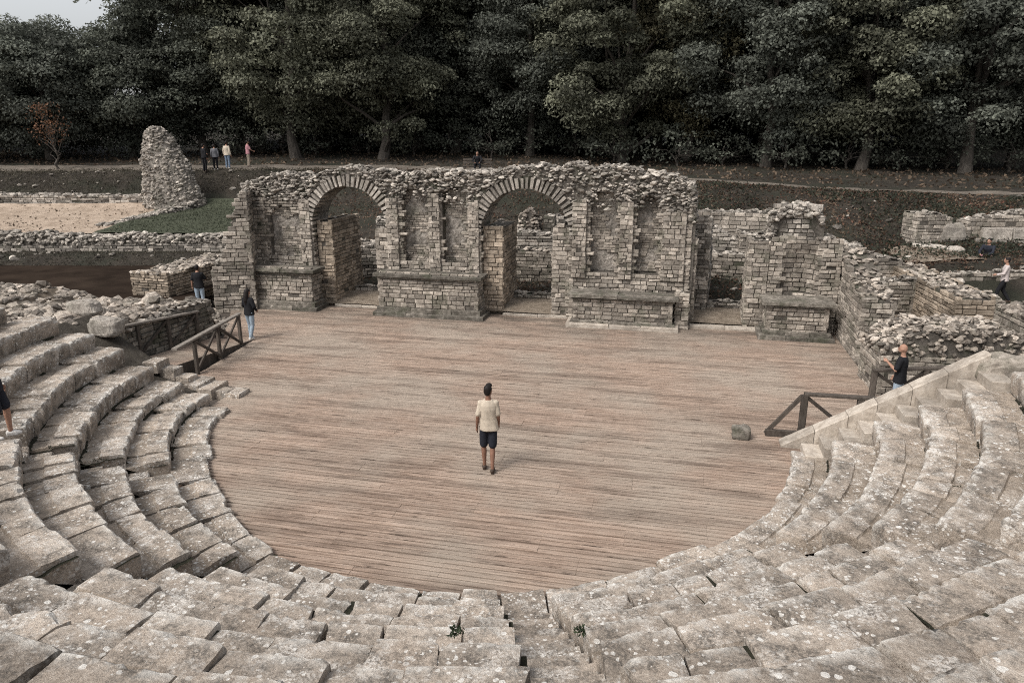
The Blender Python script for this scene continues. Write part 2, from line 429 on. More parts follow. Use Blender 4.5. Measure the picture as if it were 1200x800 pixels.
gD = [-60,-30,-10,0,8]+frange(14,56,.45)+frange(58,130,6)+[180,260,400]
def gz(X, D):
    z = terrain(X, D); a = 1 if 14 < D < 130 and abs(X) < 75 else 0
    return z+a*(.10*nz(X,D,0,.9)+.06*nz(X,D,3,2.6))*(1 if D > 24 else .3)
sheet('ground', gX, gD, gz, M['ground'])
# path along the top of the bank
pth = [(-60,50.6),(-31,50.2),(-17,50),(-8.7,50.5),(0,47),(10.5,42.3),(16.8,37.6),(23,35.2),(40,34)]
pc = interp(pth)
mb = MB(); vs = []; n_ = 0
for X in frange(-60,40,.8):
    for k, e in enumerate((-1.25,-.6,0,.6,1.25)):
        D = pc(X)+e*1.15+.15*nz(X,e,1,.6); D = pc(X)+e*(1.15 if X < 4 else .32)+.15*nz(X,e,1,.6); x, y = W(X,D); vs.append((x,y,gz(X,D)+.09-abs(e)*.05))
    n_ += 1
mb.add(vs, [(i*5+j,i*5+5+j,i*5+6+j,i*5+1+j) for i in range(n_-1) for j in range(4)])
mb.build('path', M['path'], kind='structure', smooth=True)

# sand court, lawn and water on the left
sheet('sand_court', frange(-46,-20.6,.6), frange(37.5,45.6,.45), lambda X,D: terrain(X,D)+.10+.05*nz(X,D,0,1.3) if X < -21 else terrain(X,D)+.02, M['sand'])
sheet('lawn', frange(-21.6,-13.2,.5), frange(37.4,46,.5), lambda X,D: terrain(X,D)+.14+.06*nz(X,D,0,1), M['lawn'])
sheet('water', frange(-60,-12.5,2), frange(16,35.4,1.5), lambda X,D: .33, M['water'])

# ---------------------------------------------------------------- deck
def deck():
    mb = MB(); rg = random.Random(4); y = -7.2; bw = .125
    lft = interp([(-7,-7),(0,-7.05),(.25,-7.2),(.3,-7.6),(1.4,-9.0),(4.6,-9.35),(5.2,-10.6),(8.7,-12.6),(9.7,-12.6)])
    while y < 10.9:
        yc = y+bw/2
        if yc < 0:
            h = math.sqrt(max(7.15**2-yc*yc, .01)); x0, x1 = -h, h
        else:
            x0 = lft(yc); x1 = 6.9 if yc < .5 else 9.25
        x = x0; row = int((y+7.2)/bw); off = (0, 1.35, 2.7, .7)[(row//4) % 4]
        cuts = [x0]+[c for c in [k*4.05-14.2+off for k in range(9)] if x0+.2 < c < x1-.2]+[x1]
        for a, b in zip(cuts[:-1], cuts[1:]):
            t = rg.gauss(.5,.12); z = rg.uniform(-.006,.004); g = .015; tl = rg.uniform(-.004,.004)
            A, B, C, Dd = a+.0015, b-.0015, y+g, y+bw-g
            e = .006
            vs = [(A,C,-.05),(B,C,-.05),(B,Dd,-.05),(A,Dd,-.05),(A,C,z-e),(B,C,z-e+tl),(B,Dd,z-e+tl),(A,Dd,z-e),(A,C+e,z),(B,C+e,z+tl),(B,Dd-e,z+tl),(A,Dd-e,z)]
            mb.add(vs, [(0,1,5,4),(1,2,6,5),(2,3,7,6),(3,0,4,7),(4,5,9,8),(5,6,10,9),(6,7,11,10),(7,4,8,11),(8,9,10,11)], min(max(t,0),1))
        y += bw
    o = mb.build('wooden_stage', M['deck'], org=(0,0,0), label='weathered brown plank stage floor filling the round orchestra', cat='stage')
    b = MB(); b.add([(-13,-7.1,-.09),(9.6,-7.1,-.09),(9.6,11,-.09),(-13,11,-.09)], [(0,1,2,3)])
    for k in range(-4,4): b.bar((k*2.9,-6,-.2),(k*2.9,10.5,-.2),.12,.16)
    b.build('joists', M['rail'], o)
deck()

# ---------------------------------------------------------------- seating
R0, RB, PITCHR, RISE, ZP = 6.5, 7.22, .735, .405, .13
def rowspec(k):   # k = 0 platform, 1.. seat rows -> front radius, back radius, top z
    if k == 0: return R0, RB+.02, ZP
    return RB+PITCHR*(k-1), RB+PITCHR*k+.05, ZP+RISE*k
_rs = interp([(-90,.02),(-76,0),(-58,-.28),(-44,-.32),(-32,-.18),(-21,0),(-13,.17),(0,.2),(16,.25),(30,.1),(39,0),(50,.1),(60,.05),(81,0)])
def rshift(a): return _rs(math.degrees(a))
def zshift(a):
    d = math.degrees(a)
    if d < -22: t = min(1, (-22-d)/50); return -.42*t*t*(3-2*t)
    if d > 55: return .12*min(1, (d-55)/25)
    return 0
def seat_block(a0, a1, k, rg):
    r0, r1, zt = rowspec(k); h = .21 if k == 0 else RISE+.08
    dr = rg.gauss(0,.026); dzz = rg.gauss(0,.022); tiltA = rg.gauss(0,.015); tiltR = rg.gauss(0,.015); yaw = rg.gauss(0,.012)
    step = r0+(.40 if k == 0 else .43)+rg.uniform(-.04,.04); drop = rg.uniform(.015,.045); cut = rg.random() < .8
    fr = [(r0+.05,-h),(r0+.015,-h*.72),(r0+.0,-h*.42),(r0-.012,-.13),(r0-.012,-.06),(r0,-.022),(r0+.022,-.002),(r0+.06,0),(r0+.14,0),(r0+.24,0),(r0+.34,0),(step-.01,0)]
    if cut: fr += [(step,-drop*.5),(step+.012,-drop),(step+.10,-drop),((step+r1)/2+.05,-drop),(r1,-drop)]
    else: fr += [(step+.02,0),(step+.12,0),((step+r1)/2+.06,0),(r1-.04,0),(r1,0)]
    P = len(fr); L = (a1-a0)*(r0+.3); ns = max(4, int(L/.06)); sd = rg.uniform(0,99)
    chip0, chip1 = rg.choice([0,0,.02,.05,.12]), rg.choice([0,0,.02,.05,.12]); ch = rg.random()
    skew0, skew1 = rg.gauss(0,.006), rg.gauss(0,.006)
    vs = []
    for i in range(ns+1):
        t = i/ns
        for q, (r, z) in enumerate(fr):
            a = a0+(a1-a0)*t + (skew0*(1-t)+skew1*t)*(r-r0)*2
            de = min(t, 1-t)*L
            rr = r+dr+rshift(a)+yaw*(t-.5)*L; zz = z+dzz+tiltA*(t-.5)*L+tiltR*(r-r0)
            n1 = noise.noise((a*r*3+sd, r*3, z*3+sd)); n2 = noise.noise((a*r*9+sd, r*9, z*9))
            n3 = noise.noise((a*r*22+sd, r*22, z*22))
            edge = 1 if 3 <= q <= 6 else (.4 if q in (7,2) else 0)
            er = edge*max(0, n1*.6+n2*.6+n3*.35-.06)*.10
            rnd = 0
            if de < .06: rnd = (.06-de)**2*(2.5 if q > 4 else .8)
            c_ = chip0 if t < .5 else chip1
            if de < .22 and 2 <= q <= 10: rnd += c_*max(0,.22-de)*2.2*max(0,n2*.9+.45)*(1 if q <= 8 else .4)
            rr += er*.8+n2*.012+n3*.006+n1*.014; zz -= er*.75 + rnd - n2*.008 - n1*.016 - n3*.004
            vs.append((rr*math.sin(a), -rr*math.cos(a), zt+zz+zshift(a)*min(1,k*.5)))
    fs = [(i*P+j, i*P+j+1, (i+1)*P+j+1, (i+1)*P+j) for i in range(ns) for j in range(P-1)]
    fs += [tuple(range(P)), tuple(range((ns+1)*P-1, ns*P-1, -1))]
    mb = MB(); mb.add(vs, [f[::-1] for f in fs], min(1,max(0,rg.gauss(.5,.26))))
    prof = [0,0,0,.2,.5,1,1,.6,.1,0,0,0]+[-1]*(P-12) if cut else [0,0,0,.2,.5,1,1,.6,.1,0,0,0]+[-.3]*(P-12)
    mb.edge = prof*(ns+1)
    return mb
WEDGES = [(-89,-52.2,'far left','far left stone seating wedge beside the left plank ramp'),
          (-48,-17.2,'left','left stone seating wedge between two narrow radial stairways'),
          (-13.2,15.2,'middle','middle stone seating wedge below the viewpoint, left of the central stair'),
          (19.2,45.5,'right','right stone seating wedge right of the central stair, spotted with lichen'),
          (49.2,88,'far right','far right stone seating wedge of big blocks rising beside the sloped coping')]
NR = 10
STC = [(-50.1,.62),(-15.2,.58),(17.4,.62),(48.0,.72)]
MOSS = []
for wi, (A0, A1, nm, lab) in enumerate(WEDGES):
    root = empty('seating_wedge', (0,0,0), lab, 'seating', 'wedges of stone seats')
    rg = random.Random(100+wi)
    for k in range(0, 8 if wi == 0 else NR):
        r0, r1, zt = rowspec(k); a0, a1 = R_(A0), R_(A1); rm = r0+.25
        if wi > 0: a0 = R_(STC[wi-1][0])+(STC[wi-1][1]/2+.03)/rm
        if wi < 4: a1 = R_(STC[wi][0])-(STC[wi][1]/2+.03)/rm
        if wi == 0:
            a0 = -math.acos({0:.75,1:.5,2:.4,3:.5,4:.5,5:.65,6:.9,7:1.7}.get(k,.3)/r0)
        if wi == 4: a1 = math.acos(.80/r0) if k else math.acos(.35/r0)
        a = a0; blocks = []
        while a < a1-1e-4:
            l = rg.uniform(.5,.98)/(r0+.3)*(1.3 if (wi == 4 and k > 3) else 1)
            if a1-a-l < .45/(r0+.3): l = a1-a
            g = rg.choice([.018,.024,.03,.038,.055])/(r0+.3)
            am = a+l/2; x, y = (r0+.3)*math.sin(am), -(r0+.3)*math.cos(am)
            if inview(x, y, zt, .30): blocks.append((a+g*.5, a+l-g*.5)); MOSS.append((a+l, r0, r1, zt, g*(r0+.3), k))
            a += l
        if not blocks: continue
        row = None
        for b in blocks:
            mb = seat_block(b[0], b[1], k, rg)
            if row is None:
                row = empty('seat_row', (0,0,0), parent=root)
            o = mb.build('seat_block', M['seat'], row)
            o.data.polygons.foreach_set('use_smooth', [len(p.vertices) == 4 for p in o.data.polygons])
            o.data.set_sharp_from_angle(angle=R_(32))
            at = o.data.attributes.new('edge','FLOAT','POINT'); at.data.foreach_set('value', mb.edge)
    # rows further up that leave the frame stay unbuilt
# core of the bank under the seats
mb = MB(); rs = [6.62]+[RB+PITCHR*k-.02 for k in range(0,16)]; angs = [R_(a) for a in range(-94,96,3)]
vs = []
for a in angs:
    for i, r in enumerate(rs):
        r += rshift(a)
        vs.append((r*math.sin(a), -r*math.cos(a), -.12 if i == 0 else (ZP+RISE*((i-1) if a > R_(-58) else min(i-1,7))-.40+zshift(a)*min(1,max(0,i-2)*.5)) if (a > R_(-70) or i < 8) else 1.7-.5*(i-7)))
n = len(rs)
mb.add(vs, [(i*n+j, (i+1)*n+j, (i+1)*n+j+1, i*n+j+1) for i in range(len(angs)-1) for j in range(n-1)])
mb.build('seating_bank', M['bed'], kind='structure')

def stair(ac, w, label, kmax=9, lift=0):
    root = empty('stone_stair', (0,0,0), label, 'stair', 'stairs between the seats')
    rg = random.Random(int(ac*10)+500); ar = R_(ac); er = Vector((math.sin(ar),-math.cos(ar),0)); et = Vector((math.cos(ar),math.sin(ar),0))
    nst = 0
    for k in range(0, kmax):
        for half in (0,1):
            if k == 0 and half: continue
            if k == 0: r0, r1, z = R0+.02+rshift(ar), RB+rshift(ar), ZP
            else:
                r0 = RB+PITCHR*(k-1)+half*PITCHR/2+rshift(ar); r1 = r0+PITCHR/2+.06; z = ZP+RISE*(k-1)+RISE/2*half+.03
            c = er*(r0+.2); z += (lift if k else 0)+zshift(ar)*min(1,k*.5)
            if not inview(c.x, c.y, z, .1): continue
            mb = MB(); vs = []; sd = rg.uniform(0,50); z += rg.gauss(0,.012)
            prof = [(r0+.02,-.26),(r0,-.12),(r0-.005,-.03),(r0+.02,0),(r0+.1,0),(r0+.22,-.004),(r1,-.004)]
            if k == 0: prof[0] = (r0+.02,-.2)
            ns = 9
            for i in range(ns+1):
                t = (i/ns-.5)*w
                for q, (r, zz) in enumerate(prof):
                    n1 = noise.noise((t*4+sd, r*4, zz*4)); n2 = noise.noise((t*13+sd, r*13, zz*9))
                    e = (1 if q in (2,3) else 0)*max(0,n1+n2*.6+.1)*.05
                    wear = .02*(1-(2*t/w)**2) if q in (2,3,4) else 0
                    p = er*(r+n2*.01+e)+et*(t+rg.gauss(0,.004)); vs.append((p.x, p.y, z+zz-e*.7-wear+n1*.012))
            P = len(prof)
            fs = [(i*P+j, (i+1)*P+j, (i+1)*P+j+1, i*P+j+1) for i in range(ns) for j in range(P-1)]+[tuple(range(P-1,-1,-1)), tuple(range(ns*P,(ns+1)*P))]
            mb.add(vs, [f[::-1] for f in fs], min(1,max(0,rg.gauss(.45,.2))))
            mb.build('stair_step', M['seat'], root, smooth=False); nst += 1
stair(-50.1, .62, 'narrow stone stair on the left below the plank ramp')
stair(-15.2, .58, 'narrow stone stair just left of the middle seating wedge')
stair(17.4, .62, 'central worn stone stair leading down to the wooden stage', lift=.14)
stair(48.0, .72, 'narrow stone stair right of the central one, edged by dark block ends')

def moss():
    rs = np.random.default_rng(55); rg = random.Random(55); mb = MB(); C = []; 
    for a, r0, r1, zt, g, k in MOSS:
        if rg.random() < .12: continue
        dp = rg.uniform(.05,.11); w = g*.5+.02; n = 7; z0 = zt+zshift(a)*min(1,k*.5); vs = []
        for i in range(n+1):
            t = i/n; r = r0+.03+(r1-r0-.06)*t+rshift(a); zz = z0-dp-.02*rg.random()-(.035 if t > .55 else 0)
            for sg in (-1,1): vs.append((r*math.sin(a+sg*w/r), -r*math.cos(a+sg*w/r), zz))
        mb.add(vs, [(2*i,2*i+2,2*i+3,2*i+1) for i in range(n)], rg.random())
        if rg.random() < .35:
            t0 = rg.random()*.7
            for _ in range(rg.randint(4,26)):
                r = r0+(r1-r0)*min(1,t0+rg.random()*.3)+rshift(a); aa = a+rg.gauss(0,.012)/r*2; C.append((r*math.sin(aa),-r*math.cos(aa),z0-dp+rg.uniform(0,.05)))
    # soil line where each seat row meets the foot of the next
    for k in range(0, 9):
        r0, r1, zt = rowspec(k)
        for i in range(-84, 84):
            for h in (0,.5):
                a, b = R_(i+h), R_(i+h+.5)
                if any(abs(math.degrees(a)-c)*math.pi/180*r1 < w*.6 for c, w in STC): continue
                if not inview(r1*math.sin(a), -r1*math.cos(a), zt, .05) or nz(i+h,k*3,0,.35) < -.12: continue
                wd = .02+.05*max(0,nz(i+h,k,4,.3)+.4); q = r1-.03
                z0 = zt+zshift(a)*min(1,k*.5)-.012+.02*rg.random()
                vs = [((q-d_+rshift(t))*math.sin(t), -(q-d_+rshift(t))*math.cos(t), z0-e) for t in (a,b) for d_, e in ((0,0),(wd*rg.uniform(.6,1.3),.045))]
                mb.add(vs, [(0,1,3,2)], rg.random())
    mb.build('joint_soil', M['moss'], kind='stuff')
    C = np.array(C); n = len(C); Nn = rs.normal(size=(n,3)); Nn[:,2] = np.abs(Nn[:,2])*.5; Nn /= np.linalg.norm(Nn,axis=1)[:,None]
    me = leaves(rs, C, Nn, .045, np.clip(rs.normal(.4,.2,n),0,1), M['weed'], 'joint_weeds', .35)
    o = bpy.data.objects.new('joint_weeds', me); COL.objects.link(o); o['kind'] = 'stuff'
# ---- left end steps and right end steps with sloping coping
def cutblock(mb, x0, x1, y0, y1, z0, z1, rg, tint=None, j=.012, nx=3):
    cx = [(x0+(x1-x0)*i/nx) for i in range(nx+1)]; b = .018
    prof = [(y0,z0),(y0,z1-b),(y0+b,z1),((y0+y1)/2,z1),(y1-b,z1),(y1,z1-b),(y1,z0)]
    vs = []
    for i, x in enumerate(cx):
        for (y, z) in prof:
            xx = x + (0 if 0 < i < nx else (b*.7 if z >= z1 else 0)*(1 if i == 0 else -1))
            vs.append((xx+rg.uniform(-j,j), y+rg.uniform(-j,j), z+rg.uniform(-j,j)*.8))
    P = len(prof)
    fs = [(i*P+q, (i+1)*P+q, (i+1)*P+q+1, i*P+q+1) for i in range(nx) for q in range(P-1)]+[tuple(range(P-1,-1,-1)), tuple(range(nx*P,(nx+1)*P))]
    mb.add(vs, [f for f in fs], rg.random() if tint is None else tint)
rg = random.Random(61)
root = empty('stone_stair', (7.6,-.4,0), 'pale cut stone steps climbing along the sloped coping at right', 'stair', 'stairs between the seats')
for i in range(10):
    x0 = 6.75+i*.345; z = .16+i*.205
    mb = MB(); cutblock(mb, x0, x0+.42, -.74+rg.uniform(-.03,.03), -.07, z-.34, z, rg, None, .007)
    mb.build('stair_step', M['cut'], root, (7.6,-.4,0))
root = empty('sloped_coping', (8.2,.1,0), 'sloped pale limestone coping along the right end of the seats', 'coping')
xs = [6.35,7.0,7.62,8.15,8.75,9.35,10.05]
cz = lambda x: .08+(x-6.45)*.625
for a, b in zip(xs[:-1], xs[1:]):
    mb = MB(); a += .006; b -= .006; vs = []
    o = rg.uniform(-.015,.015)
    for i in range(6):
        x = a+(b-a)*i/5; zt = cz(x)
        for (y, dz) in ((-.05,-.5),(-.05,-.02),(-.03,0),(.13,.005),(.29,0),(.31,-.02),(.31,-.6)):
            vs.append((x, y+o+rg.uniform(-.008,.008), zt+dz+rg.uniform(-.008,.008)+.02))
    mb.add(vs, [(i*7+q,(i+1)*7+q,(i+1)*7+q+1,i*7+q+1) for i in range(5) for q in range(6)]+[tuple(range(6,-1,-1)),tuple(range(35,42))], rg.random())
    mb.build('coping_stone', M['cut'], root, (8.2,.1,0))
wall('retaining_wall', 'low stone wall carrying the sloped coping at right', (6.5,.14), (10.6,.14), .38, -.3, [(0,-.35),(3.6,1.75),(4.1,1.9)], rub=0, seed=31)
root = empty('stone_stair', (-8.5,.4,0), 'broken stone half steps at the left end of the seats', 'stair', 'stairs between the seats')
for i in range(7):
    x1 = -6.75-i*.37; z = .10+max(0,i*.2-.06-min(.42,i*.12))
    mb = MB(); cutblock(mb, x1-.42, x1, -.2+rg.uniform(-.05,.1)+.2, .62+rg.uniform(-.18,.12), z-.3, z, rg, None, .016)
    mb.build('stair_step', M['seat'], root, (-8.5,.4,0))

# loose stones
def boulder(name, label, c, r, seed, mat='seat', cat='stone', flat=.6, ax=(1,1)):
    rg = random.Random(seed); mb = MB(); rings = []
    n, m = 18, 11
    for i in range(m+1):
        ph = -math.pi/2+math.pi*i/m; ring = []
        for j in range(n):
            t = 2*math.pi*j/n
            sq = lambda v: math.copysign(abs(v)**.5, v)
            p = Vector((sq(math.cos(t))*abs(math.cos(ph))**.5*ax[0], sq(math.sin(t))*abs(math.cos(ph))**.5*ax[1], sq(math.sin(ph))*flat))
            k = 1+.16*noise.noise(p*1.6+Vector((seed,0,0)))+.08*noise.noise(p*4+Vector((0,seed,0)))
            ring.append((c[0]+p.x*r*k, c[1]+p.y*r*k, c[2]+(p.z+flat*.82)*r*k))
        rings.append(ring)
    mb.loft(rings, rg.uniform(.3,.8))
    return mb.build(name, M[mat], None, c, label=label, cat=cat)
boulder('stone_drum', 'lone stone drum fragment lying on the plank stage at right', (5.55,.3,0), .21, 3, 'slab', ax=(1,.85), flat=.72)
boulder('stone_block', 'large tilted stone block behind the upper left row ends', (-10.75,.45,1.35), .42, 7, 'rubble', ax=(1,.7))
boulder('stone_block', 'rough boulder at the top of the sloped right coping', (10.5,.15,1.75), .5, 9, 'brick', ax=(1.3,.7))
boulder('stone_block', 'small broken block on the left rubble bank beside the seats', (-11.9,1.0,1.7), .38, 12, 'rubble', ax=(1.2,.6))

# ---------------------------------------------------------------- stage wall
def stage_wall():
    VF, VB = 10.1, 11.3
    root = empty('stage_wall', (-4,10.6,0), 'long ruined stage wall with two round arches and shallow niches', 'wall')
    org = (-4,10.6,0)
    rg = random.Random(21)
    topb = interp([(-12.55,3.4),(-12.35,4.35),(-12.0,4.75),(-11.4,4.95),(-10.4,5.0),(-9.6,4.95),(-9.0,5.1),(-8.2,5.3),(-7.3,5.2),(-6.6,5.12),(-5.9,5.05),(-5.2,5.15),(-4.3,5.2),(-3.4,5.15),(-2.6,5.2),(-1.4,5.4),(-.4,5.38),(.6,5.42),(1.6,5.4),(2.6,5.28),(3.5,5.15),(4.0,5.05),(4.25,4.6),(4.42,4.2)])
    top = lambda u: topb(u)+.13*nz(u,0,0,1.7)+.09*nz(u,3,0,5)
    ARCH = [(-8.18,3.12,1.5),(-1.42,3.02,1.62)]
    NICHE = [(-11.55,-10.25,1.9,3.2,.65,.25),(-6.08,-5.05,1.85,4.1,.5,.42),(-4.52,-3.6,1.85,4.2,.45,.42),(.92,1.88,1.8,4.1,.48,.42),(2.5,3.28,1.8,4.05,.4,.42)]
    BAY = [(-12.2,-9.7),(-6.7,-3.05),(.25,4.3)]
    def inarch(u, z, ex=0):
        for c, zc, r in ARCH:
            if abs(u-c) < r+ex and (z < zc or (u-c)**2+(z-zc)**2 < (r+ex)**2): return True
        return False
    def ring(u, z):
        for c, zc, r in ARCH:
            if z > zc-.05 and r-.02 < math.hypot(u-c, z-zc) < r+.40: return True
        return False
    def inniche(u, z):
        for a, b, z0, z1, rr, dp in NICHE:
            if a < u < b and z0 < z and (z < z1 or ((u-(a+b)/2)/((b-a)/2))**2+((z-z1)/rr)**2 < 1): return dp
        return 0
    # core
    mb = MB(); u = -12.5; st = .1
    while u < 4.4:
        uc = u+st/2; z = -.25; cur = None; z0 = z; T = top(uc)-.06
        prev = None
        while z < T:
            zz = z+.05
            s = None if inarch(uc, zz, .03) else VF+.05+(inniche(uc, zz) or 0)
            if uc < -12.2 and s: s = VF+.15
            if s != prev:
                if prev is not None: mb.box((u,prev,z0),(u+st,VB,z),.5,0)
                z0 = z; prev = s
            z += .1
        if prev is not None: mb.box((u,prev,z0),(u+st,VB,T),.5,0)
        u += st
    mb.build('wall_core', M['mortar'], root, org)
    front = lambda s,z,e: (-12.5+s, VF-e+.02, z)
    rubl = lambda u: 4.15+.18*nz(u,9,0,.9)+.1*nz(u,2,0,3)
    mb = MB()
    def ok(s, z):
        u = -12.5+s
        return z < min(top(u)-.05, rubl(u)) and not inarch(u,z) and not ring(u,z) and not inniche(u,z)
    masonry(mb, front, 16.9, 0, 5.5, rg, ok, .122, (.17,.46), gap=.02, dep=.045, lay=.04)
    # left end face and right end face
    masonry(mb, lambda s,z,e: (-12.5-e, VB-s, z), 1.2, 0, 3.5, rg, None, .1)
    masonry(mb, lambda s,z,e: (4.4+e, VF+s, z), 1.2, 0, 4.1, rg, None, .1)
    mb.build('brick_facing', M['brick'], root, org)
    # rubble crown: front, ends, top
    mb = MB()
    for _ in range(3400):
        u = rg.uniform(-12.5,4.4); z = rg.uniform(rubl(u)-.12, top(u))
        if z > top(u) or inarch(u,z) or ring(u,z) or (inniche(u,z) and rg.random() < .8): continue
        rock(mb, (u, VF+rg.uniform(-.03,.12), z), rg.choice([.04,.05,.06,.075,.10,.13]), rg, .5)
    for _ in range(1500):
        u = rg.uniform(-12.5,4.42); rock(mb, (u, rg.uniform(VF-.02,VB), top(u)+rg.uniform(-.10,.04)), rg.choice([.05,.06,.08,.10,.15]), rg, .5)
    for _ in range(330):
        z = rg.uniform(2.2,4.7); rock(mb, (-12.5+rg.uniform(-.15,.12)+max(0,z-4.2)*.3, rg.uniform(VF-.1,VB), z), rg.uniform(.07,.15), rg, .7)
        z = rg.uniform(3.6,4.9); rock(mb, (4.38+rg.uniform(-.1,.1)-max(0,z-4.3)*.25, rg.uniform(VF,VB), z), rg.uniform(.07,.14), rg, .7)
    mb.build('rubble_crown', M['rubble'], root, org)
    # arches
    for c, zc, r in ARCH:
        ar = MB(); n = int(math.pi*(r+.2)/.175)
        for i in range(n):
            t = math.pi*(i+.5)/n+rg.gauss(0,.008); w = .056+rg.uniform(-.014,.012); r0, r1 = r-.01+rg.uniform(-.02,.02), r+.40+rg.uniform(-.06,.06)
            er = (math.cos(t), math.sin(t)); et = (-er[1], er[0]); vs = []
            for y in (VF-.05+rg.uniform(-.02,.02), VF+.5):
                for (q, k) in ((r0,-.85),(r1,-1.1),(r1,1.1),(r0,.85)):
                    vs.append((c+er[0]*q+et[0]*w*k, y, zc+er[1]*q+et[1]*w*k))
            ar.add(vs, [(0,1,2,3),(7,6,5,4),(0,4,5,1),(1,5,6,2),(2,6,7,3),(3,7,4,0)], .15+.6*rg.random())
        ob = ar.build('arch', M['rubble'], root, org)
        so = MB(); rings = []; m = 28
        for i in range(m+1):
            t = math.pi*i/m; rings.append([(c+math.cos(t)*(r-.005), VF+.45, zc+math.sin(t)*(r-.005)), (c+math.cos(t)*(r-.005), VB+.05, zc+math.sin(t)*(r-.005)),
                                           (c+math.cos(t)*(r+.12), VB+.05, zc+math.sin(t)*(r+.12)), (c+math.cos(t)*(r+.12), VF+.45, zc+math.sin(t)*(r+.12))])
        so.loft(rings)
        so.build('soffit', M['plaster'], ob, org)
        # passage cheeks in masonry
        ch = MB()
        for sg in (-1,1):
            masonry(ch, (lambda s,z,e,sg=sg: (c+sg*(r+.03-e), VF+s, z)), 1.2, 0, zc, rg, None, .1)
        ch.build('passage_cheek', M['brick'], root, org)
    # niches
    for a, b, z0, z1, rr, dp in NICHE:
        nb = MB(); y = VF+dp+.03; nu, nv = 14, 34; vs = []; H = z1+rr-z0
        for j in range(nv+1):
            for i in range(nu+1):
                u = a-.03+(b-a+.06)*i/nu; z = z0-.03+(H+.05)*j/nv
                vs.append((u, y-.05-.05*nz(u,z,0,1.8)-.035*nz(u,z,4,6)-.02*nz(u,z,8,15), z))
        nb.add(vs, [(j*(nu+1)+i, j*(nu+1)+i+1, (j+1)*(nu+1)+i+1, (j+1)*(nu+1)+i) for j in range(nv) for i in range(nu)], .5, 0)
        ex = z0+.5*rg.uniform(.7,1.5)
        masonry(nb, lambda s,z,e: (a+s, y-.09-e*.5, z), b-a, z0, z1+rr*.8, rg, lambda s,z: nz(a+s,z,1,1.3)+(.35 if z < ex else -.02) > .06, .09, (.14,.3), mat=1)
        for sg, ux in ((1,a),(-1,b)):
            masonry(nb, (lambda s,z,e,ux=ux,sg=sg: (ux+sg*(e-.02), VF+.04+s, z)), dp, z0, z1, rg, None, .1, (.12,.25), mat=1)
        o = nb.build('niche', [M['plaster'], M['brick']], root, org, smooth=False)
    # projecting brick pilasters between and beside the niches
    for a, b, zt in ((-5.02,-4.58,4.35),(-6.66,-6.2,4.2),(-3.5,-3.1,4.2),(1.95,2.42,4.3),(.3,.8,4.3),(3.4,4.2,3.95),(-10.2,-9.75,4.1),(-12.15,-11.65,4.0)):
        pb = MB(); pr = .09
        pb.box((a+.03,VF-pr+.04,1.6),(b-.03,VF+.1,zt-.05),.5,1)
        masonry(pb, lambda s,z,e: (a+s, VF-pr-e+.02, z), b-a, 1.55, zt, rg, lambda s,z: z < zt-.15*abs(nz(s,a,0,4)), .145, (.16,.40), gap=.024)
        masonry(pb, lambda s,z,e: (a-e+.02, VF-s, z), pr, 1.55, zt-.1, rg, None, .145, (.09,.1), gap=.024)
        masonry(pb, lambda s,z,e: (b+e-.02, VF-pr+s, z), pr, 1.55, zt-.1, rg, None, .145, (.09,.1), gap=.024)
        pb.build('pilaster', [M['brick'], M['mortar']], root, org)
    return root
stage_wall()

def blockpier(name, label, x0, x1, y0, y1, zt, mat='brick', course=.145, cat='pier', seed=1, z0=0, rag=.05, rub=.7):
    return wall(name, label, (x0,(y0+y1)/2), (x1,(y0+y1)/2), y1-y0, z0, zt, course, (.2,.48), mat, 'rubble', rub, (.05,.1), rag, cat, seed=seed, lay=0)
blockpier('arch_pier', 'warm brick pier rebuilt inside the left arch', -9.66,-9.03,10.36,12.9,3.28,'warm',seed=41,rub=.15,rag=.02)
blockpier('arch_pier', 'warm brick pier rebuilt inside the right arch', -3.04,-2.28,10.36,12.7,3.25,'warm',seed=42,rub=.15,rag=.02)
blockpier('arch_pier', 'lower ragged grey jamb on the right side of the left arch', -7.2,-6.66,10.2,11.6,3.05,seed=43,rag=.2)
blockpier('arch_pier', 'lower ragged grey jamb on the right side of the right arch', -.42,.22,10.15,11.7,3.3,seed=44,rag=.2)
blockpier('brick_pier', 'dark brick pier at the right end of the arched stage wall', 3.95,4.62,10.25,11.5,3.15,seed=45)
blockpier('stone_pier', 'low square stone pier at the foot of the stage wall right end', 3.98,4.45,9.5,10.2,1.25,seed=46)
blockpier('brick_pier', 'tall brick pier beside the doorway at right of the stage wall', 6.28,6.98,10.15,11.3,3.08,seed=47)

